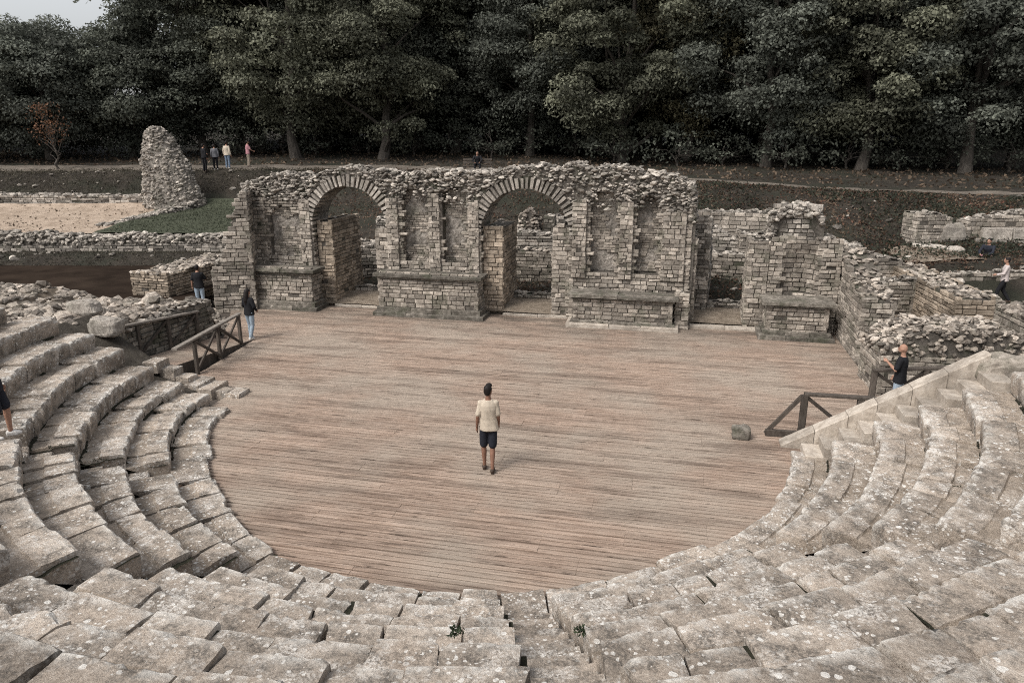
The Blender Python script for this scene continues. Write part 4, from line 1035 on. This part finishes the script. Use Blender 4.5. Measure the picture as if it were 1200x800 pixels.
# ---------------------------------------------------------------- people
def remeshed(mb, name, mat, parent, org, vox, smooth=4):
    o = mb.build(name, M[mat], None, None)
    md = o.modifiers.new('r', 'REMESH'); md.mode = 'VOXEL'; md.voxel_size = vox; md.use_smooth_shade = True
    if smooth:
        sm = o.modifiers.new('s', 'SMOOTH'); sm.factor = .5; sm.iterations = smooth
    dg = bpy.context.evaluated_depsgraph_get(); ev = o.evaluated_get(dg)
    me = bpy.data.meshes.new_from_object(ev); o.modifiers.clear(); old = o.data; o.data = me; bpy.data.meshes.remove(old)
    if not me.materials: me.materials.append(M[mat])
    me.polygons.foreach_set('use_smooth', [True]*len(me.polygons))
    if parent: o.parent = parent
    o.name = name
    return o
def limb(mb, pts, rad, n=12):
    mb.tube(pts, rad, n)
    for p, r in zip(pts, rad): mb.ell(p, (r,r,r), n, 8)
def figure(label, loc, rz, J=None, shirt='cream', pants='navy', shoes='shoe_b', short=False, sleeves='short', hair='short', skin='skin', vox=.011, scale=1.0, group=None, beard=False, head_turn=0, seat=False, crop=1):
    D = dict(pel=(0,0,.95), waist=(0,0,1.08), chest=(0,0,1.28), neck=(0,-.005,1.47), head=(0,.02,1.64),
             hipL=(-.095,0,.92), kneeL=(-.10,.02,.49), ankL=(-.105,-.02,.085), hipR=(.095,0,.92), kneeR=(.10,.02,.49), ankR=(.105,-.02,.085),
             shL=(-.165,0,1.395), elL=(-.235,-.03,1.13), wrL=(-.255,.03,.89), shR=(.165,0,1.395), elR=(.235,-.03,1.13), wrR=(.255,.03,.89), footL=(-.02,.13), footR=(.02,.13))
    if J: D.update(J)
    V = {k: Vector(v) for k, v in D.items()}
    root = empty('person', loc, label, 'person', group, rz); root.scale = (scale,)*3
    hd = Matrix.Rotation(head_turn, 3, 'Z'); hc = V['head']
    up = (V['head']-V['neck']).normalized()
    def sect(c, rx, ry, n=18): return [c+Vector((rx*math.cos(2*math.pi*j/n)*(1), ry*math.copysign(abs(math.sin(2*math.pi*j/n))**.9, math.sin(2*math.pi*j/n)), 0)) for j in range(n)]
    def torso(mb, e=0, hem=None):
        p, w, c, nk = V['pel'], V['waist'], V['chest'], V['neck']
        s = []
        if hem: s += [sect(p+(p-w)*hem, .188+e, .132+e), sect(p+(p-w)*(hem-.3), .186+e, .130+e)]
        s += ([] if hem else [sect(p+(p-w)*.45, .150+e, .110+e)])+[sect(p, (.180 if hem else .160)+e, .12+e), sect(w, (.166 if hem else .142)+e, .105+e), sect(w.lerp(c,.5), .155+e, .108+e), sect(c, .172+e, .115+e), sect(c.lerp(nk,.42), .176+e, .105+e), sect(c.lerp(nk,.68), .150+e, .09+e), sect(c.lerp(nk,.86), .105+e, .075+e), sect(nk, .07+e, .065+e)]
        mb.loft(s)
        for sd in ('L','R'): mb.ell(V['sh'+sd], (.056+e,)*3)
    b = MB(); torso(b)
    limb(b, [V['neck']+Vector((0,0,-.03)), V['neck'].lerp(hc,.55)], [.058,.052])
    b.ell(hc, (.074,.092,.112), 16, 12, rot=hd); b.ell(hc+hd@Vector((0,.03,-.06)), (.055,.062,.055), rot=hd)
    b.ell(hc+hd@Vector((0,.10,-.015)), (.013,.02,.028), 8, 6, rot=hd)
    b.ell(hc+hd@Vector((0,.088,-.058)), (.026,.012,.012), 8, 6, rot=hd)
    for s in (-1,1): b.ell(hc+hd@Vector((s*.077,-.005,-.01)), (.012,.022,.034), 8, 6, rot=hd)
    for sd, sg in (('L',-1),('R',1)):
        h, k, a = V['hip'+sd], V['knee'+sd], V['ank'+sd]
        limb(b, [h, h.lerp(k,.5), k, k.lerp(a,.3), k.lerp(a,.7), a], [.086,.075,.054,.056,.042,.036])
        ft = Vector((V['foot'+sd].x, V['foot'+sd].y, 0))
        limb(b, [a+Vector((0,-.03,-.045)), a+ft*.5+Vector((0,0,-.045)), a+ft+Vector((0,0,-.058))], [.036,.036,.024])
        s_, e_, w_ = V['sh'+sd], V['el'+sd], V['wr'+sd]
        limb(b, [s_, s_.lerp(e_,.5), e_, e_.lerp(w_,.35), w_], [.052,.046,.037,.038,.026])
        d = (w_-e_).normalized(); side = Vector((0,1,0)) if abs(d.y) < .8 else Vector((0,0,1))
        side = (side-d*side.dot(d)).normalized(); palm = d.cross(side).normalized()*sg
        b.ell(w_+d*.045, (.03,.03,.03)); b.ell(w_+d*.07+side*.008, (.026,.026,.026)); b.ell(w_+d*.06-side*.012, (.026,.026,.026))
        for q, (off, ln) in enumerate(((.030,.068),(.011,.078),(-.009,.072),(-.028,.055))):
            p0 = w_+d*.075+side*off; p1 = p0+d*ln*.55+palm*(-.006); p2 = p1+d*ln*.4-palm*.018
            limb(b, [p0,p1,p2], [.0105,.0095,.008], 8)
        p0 = w_+d*.025+side*.026; p1 = p0+side*.026+d*.03; p2 = p1+d*.032-palm*.006
        limb(b, [p0,p1,p2], [.013,.0115,.0095], 8)
    remeshed(b, 'body', skin, root, None, vox, 3)
    # shirt
    t = MB(); torso(t, .012, .75)
    for sd in ('L','R'):
        s_, e_, w_ = V['sh'+sd], V['el'+sd], V['wr'+sd]
        if sleeves == 'short': limb(t, [s_, s_.lerp(e_,.45), s_.lerp(e_,.78)], [.064,.064,.065])
        else: limb(t, [s_, s_.lerp(e_,.5), e_, e_.lerp(w_,.5), e_.lerp(w_,.92)], [.068,.064,.056,.05,.043])
    sh = remeshed(t, 'shirt' if sleeves == 'short' else 'jacket', shirt, root, None, vox*1.3, 5)
    for v in sh.data.vertices:
        c = v.co; k = .009*noise.noise((c.x*7,c.y*7,c.z*3.2+label.__len__()))+.006*noise.noise((c.x*17+c.z*9,c.y*17,c.z*8)); v.co = c+v.normal*k
    # trousers
    t = MB(); p, w = V['pel'], V['waist']
    t.loft([sect(p+(p-w)*.55, .158,.118), sect(p+(p-w)*.1,.172,.126), sect(w.lerp(p,.3), .155,.113)])
    for sd in ('L','R'):
        h, k, a = V['hip'+sd], V['knee'+sd], V['ank'+sd]
        if short: limb(t, [h, h.lerp(k,.5), h.lerp(k,.86)], [.090,.092,.090])
        else: limb(t, [h, h.lerp(k,.5), k, k.lerp(a,.5), k.lerp(a,.95)], [.098,.088,.072,.066,.06])
    remeshed(t, 'shorts' if short else 'trousers', pants, root, None, vox*1.3, 4)
    for sd in ('L','R'):
        a = V['ank'+sd]; ft = Vector((V['foot'+sd].x, V['foot'+sd].y, 0)); t = MB()
        limb(t, [a+Vector((0,-.035,-.035)), a+ft*.5+Vector((0,0,-.042)), a+ft+Vector((0,0,-.052))], [.046,.046,.034])
        t.box((a.x-.035,a.y-.07,a.z-.09),(a.x+.035,a.y+.1,a.z-.06))
        remeshed(t, 'shoe', shoes, root, None, vox*1.2, 2)
    if hair != 'bald':
        t = MB(); t.ell(hc+hd@Vector((0,-.014,.028)), (.084,.095,.098), 16, 12, rot=hd); t.ell(hc+hd@Vector((0,-.04,-.01)), (.078,.065,.09), 14, 10, rot=hd)
        if hair == 'top': t.ell(hc+hd@Vector((0,.03,.095)), (.065,.075,.045), 12, 8, rot=hd)
        if hair == 'long':
            limb(t, [hc+hd@Vector((0,-.05,.02)), hc+hd@Vector((0,-.085,-.12)), hc+hd@Vector((0,-.11,-.28)), hc+hd@Vector((0,-.11,-.40))], [.085,.088,.08,.045])
        remeshed(t, 'hair', 'hair', root, None, vox*1.2, 2)
    for s in (-1,1):
        t = MB(); t.ell(hc+hd@Vector((s*.03,.083,.008)), (.012,.010,.010), 8, 6); t.build('eye', M['hair'], root)
    if beard:
        t = MB(); t.ell(hc+hd@Vector((0,.036,-.078)), (.056,.062,.045), 12, 8, rot=hd); remeshed(t, 'beard', 'beard', root, None, vox, 2)
    return root

walker = figure('man in cream T-shirt and dark shorts walking across the middle of the plank stage', (.50,-2.5,.0), R_(12),
       dict(kneeL=(-.10,.06,.49), ankL=(-.09,.06,.085), kneeR=(.085,-.01,.49), ankR=(.08,-.14,.09), pel=(.012,0,.95), elL=(-.215,-.05,1.13), wrL=(-.235,.02,.90), elR=(.205,-.01,1.13), wrR=(.205,.10,.92), shL=(-.155,0,1.385), shR=(.155,0,1.395)),
       'cream','navy','shoe_b', True, hair='top', skin='skin_dark', vox=.0085, scale=1.03, head_turn=-.5)
walker.scale = (.96,.96,1.03)
figure('woman in black jacket and blue jeans standing near the left arch', (-9.55,5.15,.0), R_(-14),
       dict(ankL=(-.09,.06,.085), kneeL=(-.10,.07,.49), ankR=(.11,-.14,.1), kneeR=(.10,.0,.49), elL=(-.25,0,1.15), wrL=(-.2,.14,1.0), elR=(.25,-.0,1.15), wrR=(.2,.14,1.0)), 'black','paledenim','shoe_w', sleeves='long', hair='long', vox=.011, scale=.96)
figure('man in black T-shirt standing behind the left side wall, seen from behind', (-13.85,8.6,-.02), R_(20),
       dict(elR=(.25,.10,1.16), wrR=(.12,.25,1.22)), 'black','paledenim','shoe_w', vox=.012, scale=.98)
figure('bald bearded man in black T-shirt with folded arms on the right ramp', (9.2,2.35,.03), R_(62),
       dict(elL=(-.25,.06,1.17), wrL=(-.02,.30,1.28), elR=(.24,-.02,1.15), wrR=(.2,.13,.93)), 'black','paledenim','shoe_b', hair='bald', beard=True, vox=.010, scale=1.02)
figure('man in white shirt and black trousers walking at the right edge', (15.8,14.4,.42), R_(75),
       dict(ankL=(-.10,.22,.085), kneeL=(-.10,.16,.50), ankR=(.10,-.26,.12), kneeR=(.10,-.02,.49), elL=(-.24,.08,1.16), wrL=(-.18,.28,1.1)), 'offwhite','black','shoe_b', sleeves='long', vox=.012, scale=.98)
figure('person in dark top crouching among stones at the far right', (16.25,17.4,1.25), R_(140),
       dict(pel=(0,-.08,.45), waist=(0,-.02,.56), chest=(0,.06,.75), neck=(0,.10,.93), head=(0,.13,1.09), hipL=(-.10,-.06,.43), hipR=(.10,-.06,.43), kneeL=(-.14,.30,.48), kneeR=(.14,.30,.48), ankL=(-.13,.08,.085), ankR=(.13,.08,.085), shL=(-.185,.09,.88), shR=(.185,.09,.88), elL=(-.24,.28,.66), elR=(.24,.28,.66), wrL=(-.14,.46,.58), wrR=(.14,.46,.58)),
       'navy','rose','shoe_b', sleeves='long', vox=.013)
GP = 'visitors on the far path'
def onpath(X, dD=0):
    D = pc(X)+dD; x, y = W(X, D); return (x, y, gz(X, D)+.05)
figure('person in white top and pale blue jeans, standing on the far path', onpath(-18.7,-.9), R_(0), None, 'cream','denim','shoe_w', sleeves='long', vox=.014, group=GP)
figure('person in pink top and khaki trousers, rightmost of the far path group', onpath(-17.7,.2), R_(-40), dict(elR=(.25,.1,1.15), wrR=(.2,.3,1.05)), 'rose','khaki','shoe_b', vox=.014, group=GP)
figure('person all in black, leftmost of the far path group', onpath(-19.75,-2.1), R_(-20), dict(elL=(-.25,.1,1.15), wrL=(-.24,.33,1.1)), 'black','black','shoe_b', sleeves='long', vox=.014, group=GP)
figure('person in grey skirt-length top standing beside the one in black on the path', onpath(-19.2,-1.7), R_(30), None, 'grey','black','shoe_w', sleeves='long', vox=.014, scale=.92, group=GP)
# far left visitor, mostly outside the frame
figure('visitor in navy shorts and white shoes on the left seats, cut by the frame', (-7.12,-6.12,1.5), R_(-60),
       dict(ankL=(-.10,.10,.085), kneeL=(-.10,.10,.50), ankR=(.10,-.10,.085)), 'navy','navy','shoe_w', True, vox=.010)
# bench and sitter behind the stage wall
bx = W(-2.15, 46.5); bz = gz(-2.15,46.5)
bo = Vector((bx[0],bx[1],bz)); root = empty('park_bench', bo, 'dark timber bench on the far bank above the stage wall', 'bench', rz=0)
for nm, parts in (('seat',[((-.9,-.2,.46),(.9,.22,.51))]),('backrest',[((-.9,-.25,.62),(.9,-.2,.74)),((-.9,-.27,.8),(.9,-.22,.92))])):
    m = MB()
    for lo, hi in parts: m.box(lo, hi)
    m.build(nm, M['rail'], root)
for s in (-.8,.8):
    m = MB(); m.box((s-.04,.12,-.2),(s+.04,.2,.46)); m.build('leg', M['rail'], root)
    m = MB(); m.box((s-.04,-.2,-.2),(s+.04,-.12,.6)); m.build('leg', M['rail'], root)
root.rotation_euler = (0,0,R_(YAW+180))
figure('visitor in black sitting on the far bench above the stage wall', (bx[0],bx[1],bz+.02), R_(YAW+180),
       dict(pel=(0,-.05,.56), waist=(0,-.05,.70), chest=(0,.0,.90), neck=(0,.04,1.08), head=(0,.08,1.24), hipL=(-.10,-.03,.56), hipR=(.10,-.03,.56), kneeL=(-.16,.38,.56), kneeR=(.16,.38,.56), ankL=(-.15,.40,.12), ankR=(.15,.40,.12), shL=(-.185,.02,1.03), shR=(.185,.02,1.03), elL=(-.28,.14,.80), elR=(.28,.14,.80), wrL=(-.16,.34,.68), wrR=(.16,.34,.68)),
       'black','black','shoe_b', sleeves='long', vox=.014)

# ---------------------------------------------------------------- trees
def np_mesh(name, V, F, T, mat):
    me = bpy.data.meshes.new(name); nv, nf, k = len(V), len(F), F.shape[1]
    me.vertices.add(nv); me.vertices.foreach_set('co', V.astype(np.float32).ravel())
    me.loops.add(nf*k); me.loops.foreach_set('vertex_index', F.astype(np.int32).ravel())
    me.polygons.add(nf); me.polygons.foreach_set('loop_start', np.arange(0,nf*k,k,dtype=np.int32)); me.polygons.foreach_set('loop_total', np.full(nf,k,dtype=np.int32))
    at = me.attributes.new('tint','FLOAT','POINT'); at.data.foreach_set('value', T.astype(np.float32))
    me.materials.append(mat); me.update(calc_edges=True); me.validate()
    return me
def leaves(rs, C, Nrm, size, tint, mat, name, asp=.62):
    n = len(C); d = rs.normal(size=(n,3)); d += Nrm*.0
    nn = Nrm+rs.normal(size=(n,3))*.75; nn /= np.linalg.norm(nn,axis=1)[:,None]+1e-9
    a = np.cross(nn, d); a /= np.linalg.norm(a,axis=1)[:,None]+1e-9; b = np.cross(nn, a)
    s = (size*rs.uniform(.6,1.35,n))[:,None]
    V = np.stack([C+a*s*.5, C+b*s*asp*.5+a*s*.06+nn*s*.06, C-a*s*.5, C-b*s*asp*.5+a*s*.04+nn*s*.06],1).reshape(-1,3)
    F = np.arange(n*4).reshape(-1,4); return np_mesh(name, V, F, np.repeat(tint,4), mat)
def crown_mesh(seed, Rx, zb, zt, ncl, nleaf, ls, mat, cl=(.8,1.75), gap=.0, low=1.0):
    rs = np.random.default_rng(seed); cen = []
    zc, hz = (zb+zt)/2, (zt-zb)/2
    while len(cen) < ncl:
        p = rs.uniform(-1,1,3); r = np.linalg.norm(p)
        if r > 1 or r < .5 or (r < .78 and rs.random() < .5): continue
        wob = 1+.22*noise.noise((p[0]*2.1+seed, p[1]*2.1, p[2]*2.1))
        taper = 1.0 if p[2] < .1 else 1-.25*(p[2]-.1)
        cen.append((p[0]*Rx*wob*taper, p[1]*Rx*wob*taper, zc+p[2]*hz*wob, r))
    cen = np.array(cen); C = []; Nn = []; T = []
    for x, y, z, r in cen:
        cr = rs.uniform(*cl); m = int(nleaf*rs.uniform(.6,1.4)*(cr/1.4)**2)
        # leaves concentrated near the surface of a flattened, lumpy clump
        q = rs.normal(size=(m,3)); q /= np.linalg.norm(q,axis=1)[:,None]; rad = cr*rs.uniform(.35,1.08,m)**.6
        q[:,2] = np.abs(q[:,2])*np.where(rs.random(m) < .8, 1, -1)
        off = q*rad[:,None]*np.array([1,1,.62]); C.append(np.array([x,y,z])+off); Nn.append(q+np.array([0,0,.35]))
        T.append(np.clip(rs.normal(.42,.15)+rs.normal(0,.17,m),0,1))
    C = np.concatenate(C); Nn = np.concatenate(Nn); T = np.concatenate(T); k = C[:,2] > zb-.9
    return leaves(rs, C[k], Nn[k], ls, T[k], mat, 'crown'), cen
def trunk_mesh(seed, cen, zb, zt, r0):
    rg = random.Random(seed); mb = MB(); top = zt*.72; px, py = 0, 0; pts = []; rad = []
    for i in range(9):
        t = i/8; pts.append((px,py,-.4+t*(top+.4))); rad.append(r0*(1.35 if i == 0 else 1)*(1-.82*t)+.02); px += rg.gauss(0,.16); py += rg.gauss(0,.16)
    mb.tube(pts, rad, 10)
    idx = rg.sample(range(len(cen)), min(16,len(cen)))
    for i in idx:
        c = cen[i]; zs = min(max(c[2]*rg.uniform(.35,.7), zb*.5), top*.85); k = min(int((zs+.4)/(top+.4)*8),7); a = Vector(pts[k]); a = a.lerp(Vector(pts[k+1]), .5); b = Vector(c[:3])
        mid = a.lerp(b,.5)+Vector((rg.gauss(0,.3),rg.gauss(0,.3),rg.uniform(-.3,.6)))
        r = rad[k]*.42; mb.tube([a,a.lerp(mid,.5)+Vector((0,0,.1)),mid,b], [r,r*.8,r*.55,r*.2], 7)
    me = mb.build('trunk', M['bark']); m = me.data; bpy.data.objects.remove(me); return m
KIND = {}
def kind(key, seed, Rx, zb, zt, ncl, nleaf, ls, mat, r0, **kw):
    cm, cen = crown_mesh(seed, Rx, zb, zt, ncl, nleaf, ls, M[mat], **kw); KIND[key] = (cm, trunk_mesh(seed, cen, zb, zt, r0))
kind('oak1', 1, 5.4, 1.6, 18, 174, 580, 0.216, 'leaf_oak', .34)
kind('oak2', 2, 6.0, 1.2, 19, 188, 580, 0.216, 'leaf_oak', .38)
kind('dark1', 3, 5.2, .9, 17, 166, 580, 0.207, 'leaf_dark', .32)
kind('blue1', 4, 5.6, .9, 18, 174, 580, 0.207, 'leaf_blue', .34)
kind('yellow1', 5, 4.6, 1.8, 16, 108, 445, 0.232, 'leaf_yellow', .26)
kind('low1', 6, 4.8, .7, 9.2, 137, 580, 0.199, 'leaf_dark', .24)
kind('sparse1', 7, 5.5, 5.5, 17, 34, 120, .30, 'leaf_dark', .42)
kind('low2', 9, 5.0, .8, 9.8, 137, 580, 0.199, 'leaf_blue', .26)
def tree(key, X, D, rz, s, label, group=None, name='tree', dz=0):
    x, y = W(X, D); cm, tm = KIND[key]
    root = empty(name, (x, y, gz(X,D) if D < 56 else terrain(X,D)), label, 'tree', group, rz); root.scale = (s, s, s)
    for nm, me in (('trunk',tm),('crown',cm)):
        o = bpy.data.objects.new(nm, me); COL.objects.link(o); o.parent = root
    return root
FR = [('low1',-41,55,.3,1.05,'rounded dark tree at the far left edge of the wood'),
      ('low2',-34.5,56,1.2,.98,'low grey-green tree behind the rust-coloured sapling'),
      ('low1',-29.5,58,2.6,1.0,'dark low-branched tree between the sapling and the rubble stump'),
      ('sparse1',-30.5,66,.5,1.12,'tall open tree with sky showing through its crown at upper left'),
      ('dark1',-24.5,60,1.9,1.0,'dark narrow tree rising straight behind the rubble stump'),
      ('oak1',-16.5,57.5,3.1,1.08,'broad pale-leaved oak behind the visitors on the far path'),
      ('oak2',-9.8,56.5,.9,.95,'wide oak with light foliage above the left arch'),
      ('dark1',-4.6,62,4.4,1.05,'dark recessed tree behind the middle of the stage wall'),
      ('blue1',1.4,59,5.2,.95,'grey-green tree behind the seated visitor on the bench'),
      ('oak2',8.0,54,2.2,1.0,'large spreading oak with low branches above the right arch'),
      ('yellow1',13.0,55.5,1.0,1.0,'yellowing tree with sparse pale leaves right of the large oak'),
      ('blue1',17.0,50,3.6,.98,'dense grey-green tree overhanging the bank above the rounded ruin'),
      ('oak1',22.4,48,5.4,.95,'leaning leafy tree near the upper right of the wood'),
      ('blue1',28.0,46,.2,1.0,'dense tree overhanging the path at the far right edge'),
      ('dark1',33.5,50,2.9,1.1,'dark tree at the outermost right of the wood'),
      ('oak1',-21.0,63,2.0,1.05,'half hidden oak between the rubble stump and the far path group'),
      ('blue1',-13.2,64,1.4,1.1,'grey-green tree filling the gap behind the two left oaks'),
      ('oak2',-1.5,65,.4,1.1,'pale oak set back behind the bench'),
      ('oak1',4.8,63,4.7,1.1,'tall oak set back left of the large spreading oak'),
      ('dark1',12.0,62,3.3,1.15,'dark tree set back behind the yellowing tree'),
      ('oak1',19.5,58,1.1,1.1,'leafy oak set back behind the overhanging tree'),
      ('oak2',31.5,54,2.6,1.1,'broad oak set back at the right edge'),
      ('yellow1',26.0,53,4.0,1.1,'tall yellow-tinged tree behind the right edge trees')]
for key, X, D, rz, s, lab in FR: tree(key, X, D, rz, s, lab, 'front trees of the wood')
rg = random.Random(303)
ks = ['oak1','oak2','dark1','blue1','dark1','blue1']
for row, (D, x0, x1, st) in enumerate(((66,-22,52,6.6),(74,-20,58,7.2),(84,-20,66,8.0))):
    X = x0
    while X < x1:
        tree(rg.choice(ks), X+rg.uniform(-1.5,1.5), D+rg.uniform(-2.5,2.5), rg.uniform(0,6.28), rg.uniform(1.05,1.3), 'tall dark tree deeper in the wood behind the front trees', 'deeper trees of the wood')
        X += st
for X, D in ((-60,66),(-67,72),(-74,64),(-82,70),(-58,78),(-70,84),(-52,62),(-46,66),(-39,64),(-26,72)):
    tree('low1', X, D, rg.uniform(0,6), 1.05, 'low dark tree at the back of the wood on the left', 'low trees at the left back')
# understorey shrubs at the wood's edge
kind('shrub', 12, 2.3, .2, 2.6, 26, 130, .22, 'leaf_dark', .08, cl=(.5,.9))
X = -48
while X < 44:
    D = max(57, pc(X)+10) if X < 8 else pc(X)+10.5
    tree('shrub', X+rg.uniform(-.8,.8), D+rg.uniform(-1,2.5), rg.uniform(0,6), rg.uniform(.8,1.3), 'dark shrub in the shade under the front trees', 'understorey shrubs', 'shrub')
    X += 3.3
kind('thicket', 14, 3.6, .2, 6.5, 40, 300, .3, 'leaf_dark', .12, cl=(.9,1.5))
for D0, xa, xb in ((70,-20,56),(80,-24,64)):
    X = xa
    while X < xb:
        tree('thicket', X+rg.uniform(-1,1), D0+rg.uniform(-2,2), rg.uniform(0,6), rg.uniform(.9,1.2), 'dark thicket closing the wood behind the trunks', 'thickets deep in the wood', 'thicket')
        X += 4.6
# rust coloured sapling
cm, cen = crown_mesh(21, 1.0, 1.3, 3.6, 34, 130, .13, M['leaf_rust'], cl=(.32,.6)); KIND['sapling'] = (cm, trunk_mesh(21, cen, 1.2, 3.4, .06))
tree('sapling', -30.2, 49.2, 0, 1.15, 'small rust-coloured sapling beside the far path at left', None, 'sapling')

# ---------------------------------------------------------------- ground cover
def scatter(name, n, f, size, mat, seed, up=1.0, asp=.6):
    rs = np.random.default_rng(seed); rg = random.Random(seed); C = []; 
    while len(C) < n:
        p = f(rg)
        if p: C.append(p)
    C = np.array(C); Nn = np.tile(np.array([0,0,up]),(n,1)); me = leaves(rs, C, Nn, size, np.clip(rs.normal(.45,.2,n),0,1), M[mat], name, asp)
    o = bpy.data.objects.new(name, me); COL.objects.link(o); o['kind'] = 'stuff'; return o
def f_bank(rg):
    X = rg.uniform(-13,36); D = rg.uniform(27.5,pc(X)-.7)
    if nz(X,D,0,.45) < -.2 and rg.random() < .6: return None
    x, y = W(X,D)
    return (x,y,gz(X,D)+rg.uniform(.01,.09))
scatter('leaf_litter', 26000, f_bank, .13, 'litter', 5, .6)
scatter('rusty_litter', 12000, f_bank, .12, 'rust_litter', 15, .6)
def f_bank2(rg):
    X = rg.uniform(-46,-9); D = rg.uniform(46.6,49.0); x, y = W(X,D); return (x,y,gz(X,D)+rg.uniform(.02,.14))
scatter('undergrowth', 15000, f_bank2, .11, 'dry_grass', 6, .4, .4)
def f_bank4(rg):
    X = rg.uniform(-46,-13); D = rg.uniform(34.6,36.4); x, y = W(X,D); return (x,y,gz(X,D)+rg.uniform(.0,.08))
scatter('pool_bank_grass', 9000, f_bank4, .10, 'dry_grass', 16, .4, .35)
def f_bank3(rg):
    X = rg.uniform(3,36); D = rg.uniform(28.5,pc(X)-1.4)
    if nz(X,D,7,.35) < -.25: return None
    x, y = W(X,D)
    return (x,y,gz(X,D)+rg.uniform(.03,.2))
scatter('bank_weeds', 16000, f_bank3, .12, 'grassblade', 8, .5)
def f_lawn(rg):
    X = rg.uniform(-21.2,-13.3); D = rg.uniform(37.5,45.8); x, y = W(X,D); return (x,y,terrain(X,D)+.17+.06*nz(X,D,0,1))
scatter('grass', 7000, f_lawn, .10, 'lawn_blade', 7, .25, .3)
def f_sand(rg):
    X = rg.uniform(-46,-21); D = rg.uniform(37.8,45.4); x, y = W(X,D)
    if nz(X,D,3,.5) < -.1: return None
    return (x,y,terrain(X,D)+.12+.05*nz(X,D,0,1.3))
scatter('sand_leaves', 600, f_sand, .14, 'litter', 17, .8)
def f_floor(rg):
    X = rg.uniform(-50,45); D = rg.uniform(pc(X)+1.5, pc(X)+14); x, y = W(X,D); return (x,y,(gz(X,D) if D < 56 else terrain(X,D))+.06)
scatter('forest_litter', 6000, f_floor, .22, 'litter', 9)
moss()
# weeds in the seat joints
def weed(label, a, r, z, s, n=60):
    rs = np.random.default_rng(int(a*10)+int(r*10)+900); c = np.array([r*math.sin(R_(a)), -r*math.cos(R_(a)), z]); q = rs.normal(size=(n,3)); q /= np.linalg.norm(q,axis=1)[:,None]; q[:,2] = np.abs(q[:,2])
    C = q*rs.uniform(.3,1,(n,1))*s*np.array([1,1,.7]); me = leaves(rs, C, q, s*.5, np.clip(rs.normal(.45,.2,n),0,1), M['weed'], 'weed', .4)
    o = bpy.data.objects.new('weed', me); COL.objects.link(o); o.location = c; tag(o, label, 'weed', 'weeds in the seat joints')
def zrow(k): return ZP+RISE*k
weed('largest dark green weed tuft in the foreground seats', 12.2, RB+PITCHR*4+.1, zrow(5)+.0, .085, 90)
weed('small weed tuft on a low row left of the central stair', 3.5, RB+PITCHR*2+.05, zrow(2)+.02, .09)
weed('low weed patch right of the central stair', 27, RB+PITCHR*3+.05, zrow(3)+.02, .10)
weed('weed tuft in a joint beside the central stair edge', 19.3, RB+PITCHR*3+.3, zrow(4)-.05, .10)
weed('narrow weed strip between blocks on the lower right seats', 38, RB+PITCHR*5+.1, zrow(5)+.03, .11)
weed('small green tuft among the far right row ends', 83, RB+PITCHR*2.6, zrow(3)+.0, .10)

# ---------------------------------------------------------------- light, sky, camera
SUN_EL, SUN_AZ = 50, -142      # azimuth measured so that the light comes from behind the viewpoint, a little from the left
wd = bpy.data.worlds.new('World'); scn.world = wd; wd.use_nodes = True
nt = wd.node_tree; nt.nodes.clear()
out = nt.nodes.new('ShaderNodeOutputWorld'); bg = nt.nodes.new('ShaderNodeBackground'); sky = nt.nodes.new('ShaderNodeTexSky'); hs = nt.nodes.new('ShaderNodeHueSaturation')
sky.sky_type = 'NISHITA'; sky.sun_disc = False; sky.sun_elevation = R_(SUN_EL); sky.air_density = 1.0; sky.dust_density = 4.0; sky.ozone_density = .6; sky.altitude = 0
hs.inputs['Saturation'].default_value = .22
nt.links.new(sky.outputs[0], hs.inputs['Color']); nt.links.new(hs.outputs[0], bg.inputs['Color']); nt.links.new(bg.outputs[0], out.inputs['Surface'])
bg.inputs['Strength'].default_value = .15
sd = Vector((math.sin(R_(SUN_AZ))*math.cos(R_(SUN_EL)), math.cos(R_(SUN_AZ))*math.cos(R_(SUN_EL)), math.sin(R_(SUN_EL))))
sky.sun_rotation = R_(SUN_AZ)
li = bpy.data.lights.new('sun', 'SUN'); li.energy = 1.45; li.angle = R_(22); li.color = (1,.95,.88)
lo = bpy.data.objects.new('sun', li); COL.objects.link(lo); lo.rotation_euler = sd.to_track_quat('Z','Y').to_euler(); lo.location = (0,-30,40)
cam = bpy.data.cameras.new('camera'); co = bpy.data.objects.new('camera', cam); COL.objects.link(co)
co.location = CAM; co.rotation_euler = (R_(90-PITCH), 0, R_(YAW)); cam.sensor_width = 36; cam.lens = 25.5; cam.clip_end = 1500; cam.clip_start = .05
scn.camera = co
scn.cycles.use_denoising = False; scn.cycles.filter_width = 1.05
scn.cycles.sample_clamp_indirect = 6; scn.cycles.diffuse_bounces = 6; scn.cycles.max_bounces = 14
scn.view_settings.view_transform = 'Standard'; scn.view_settings.look = 'None'; scn.view_settings.gamma = 1; scn.view_settings.exposure = .5
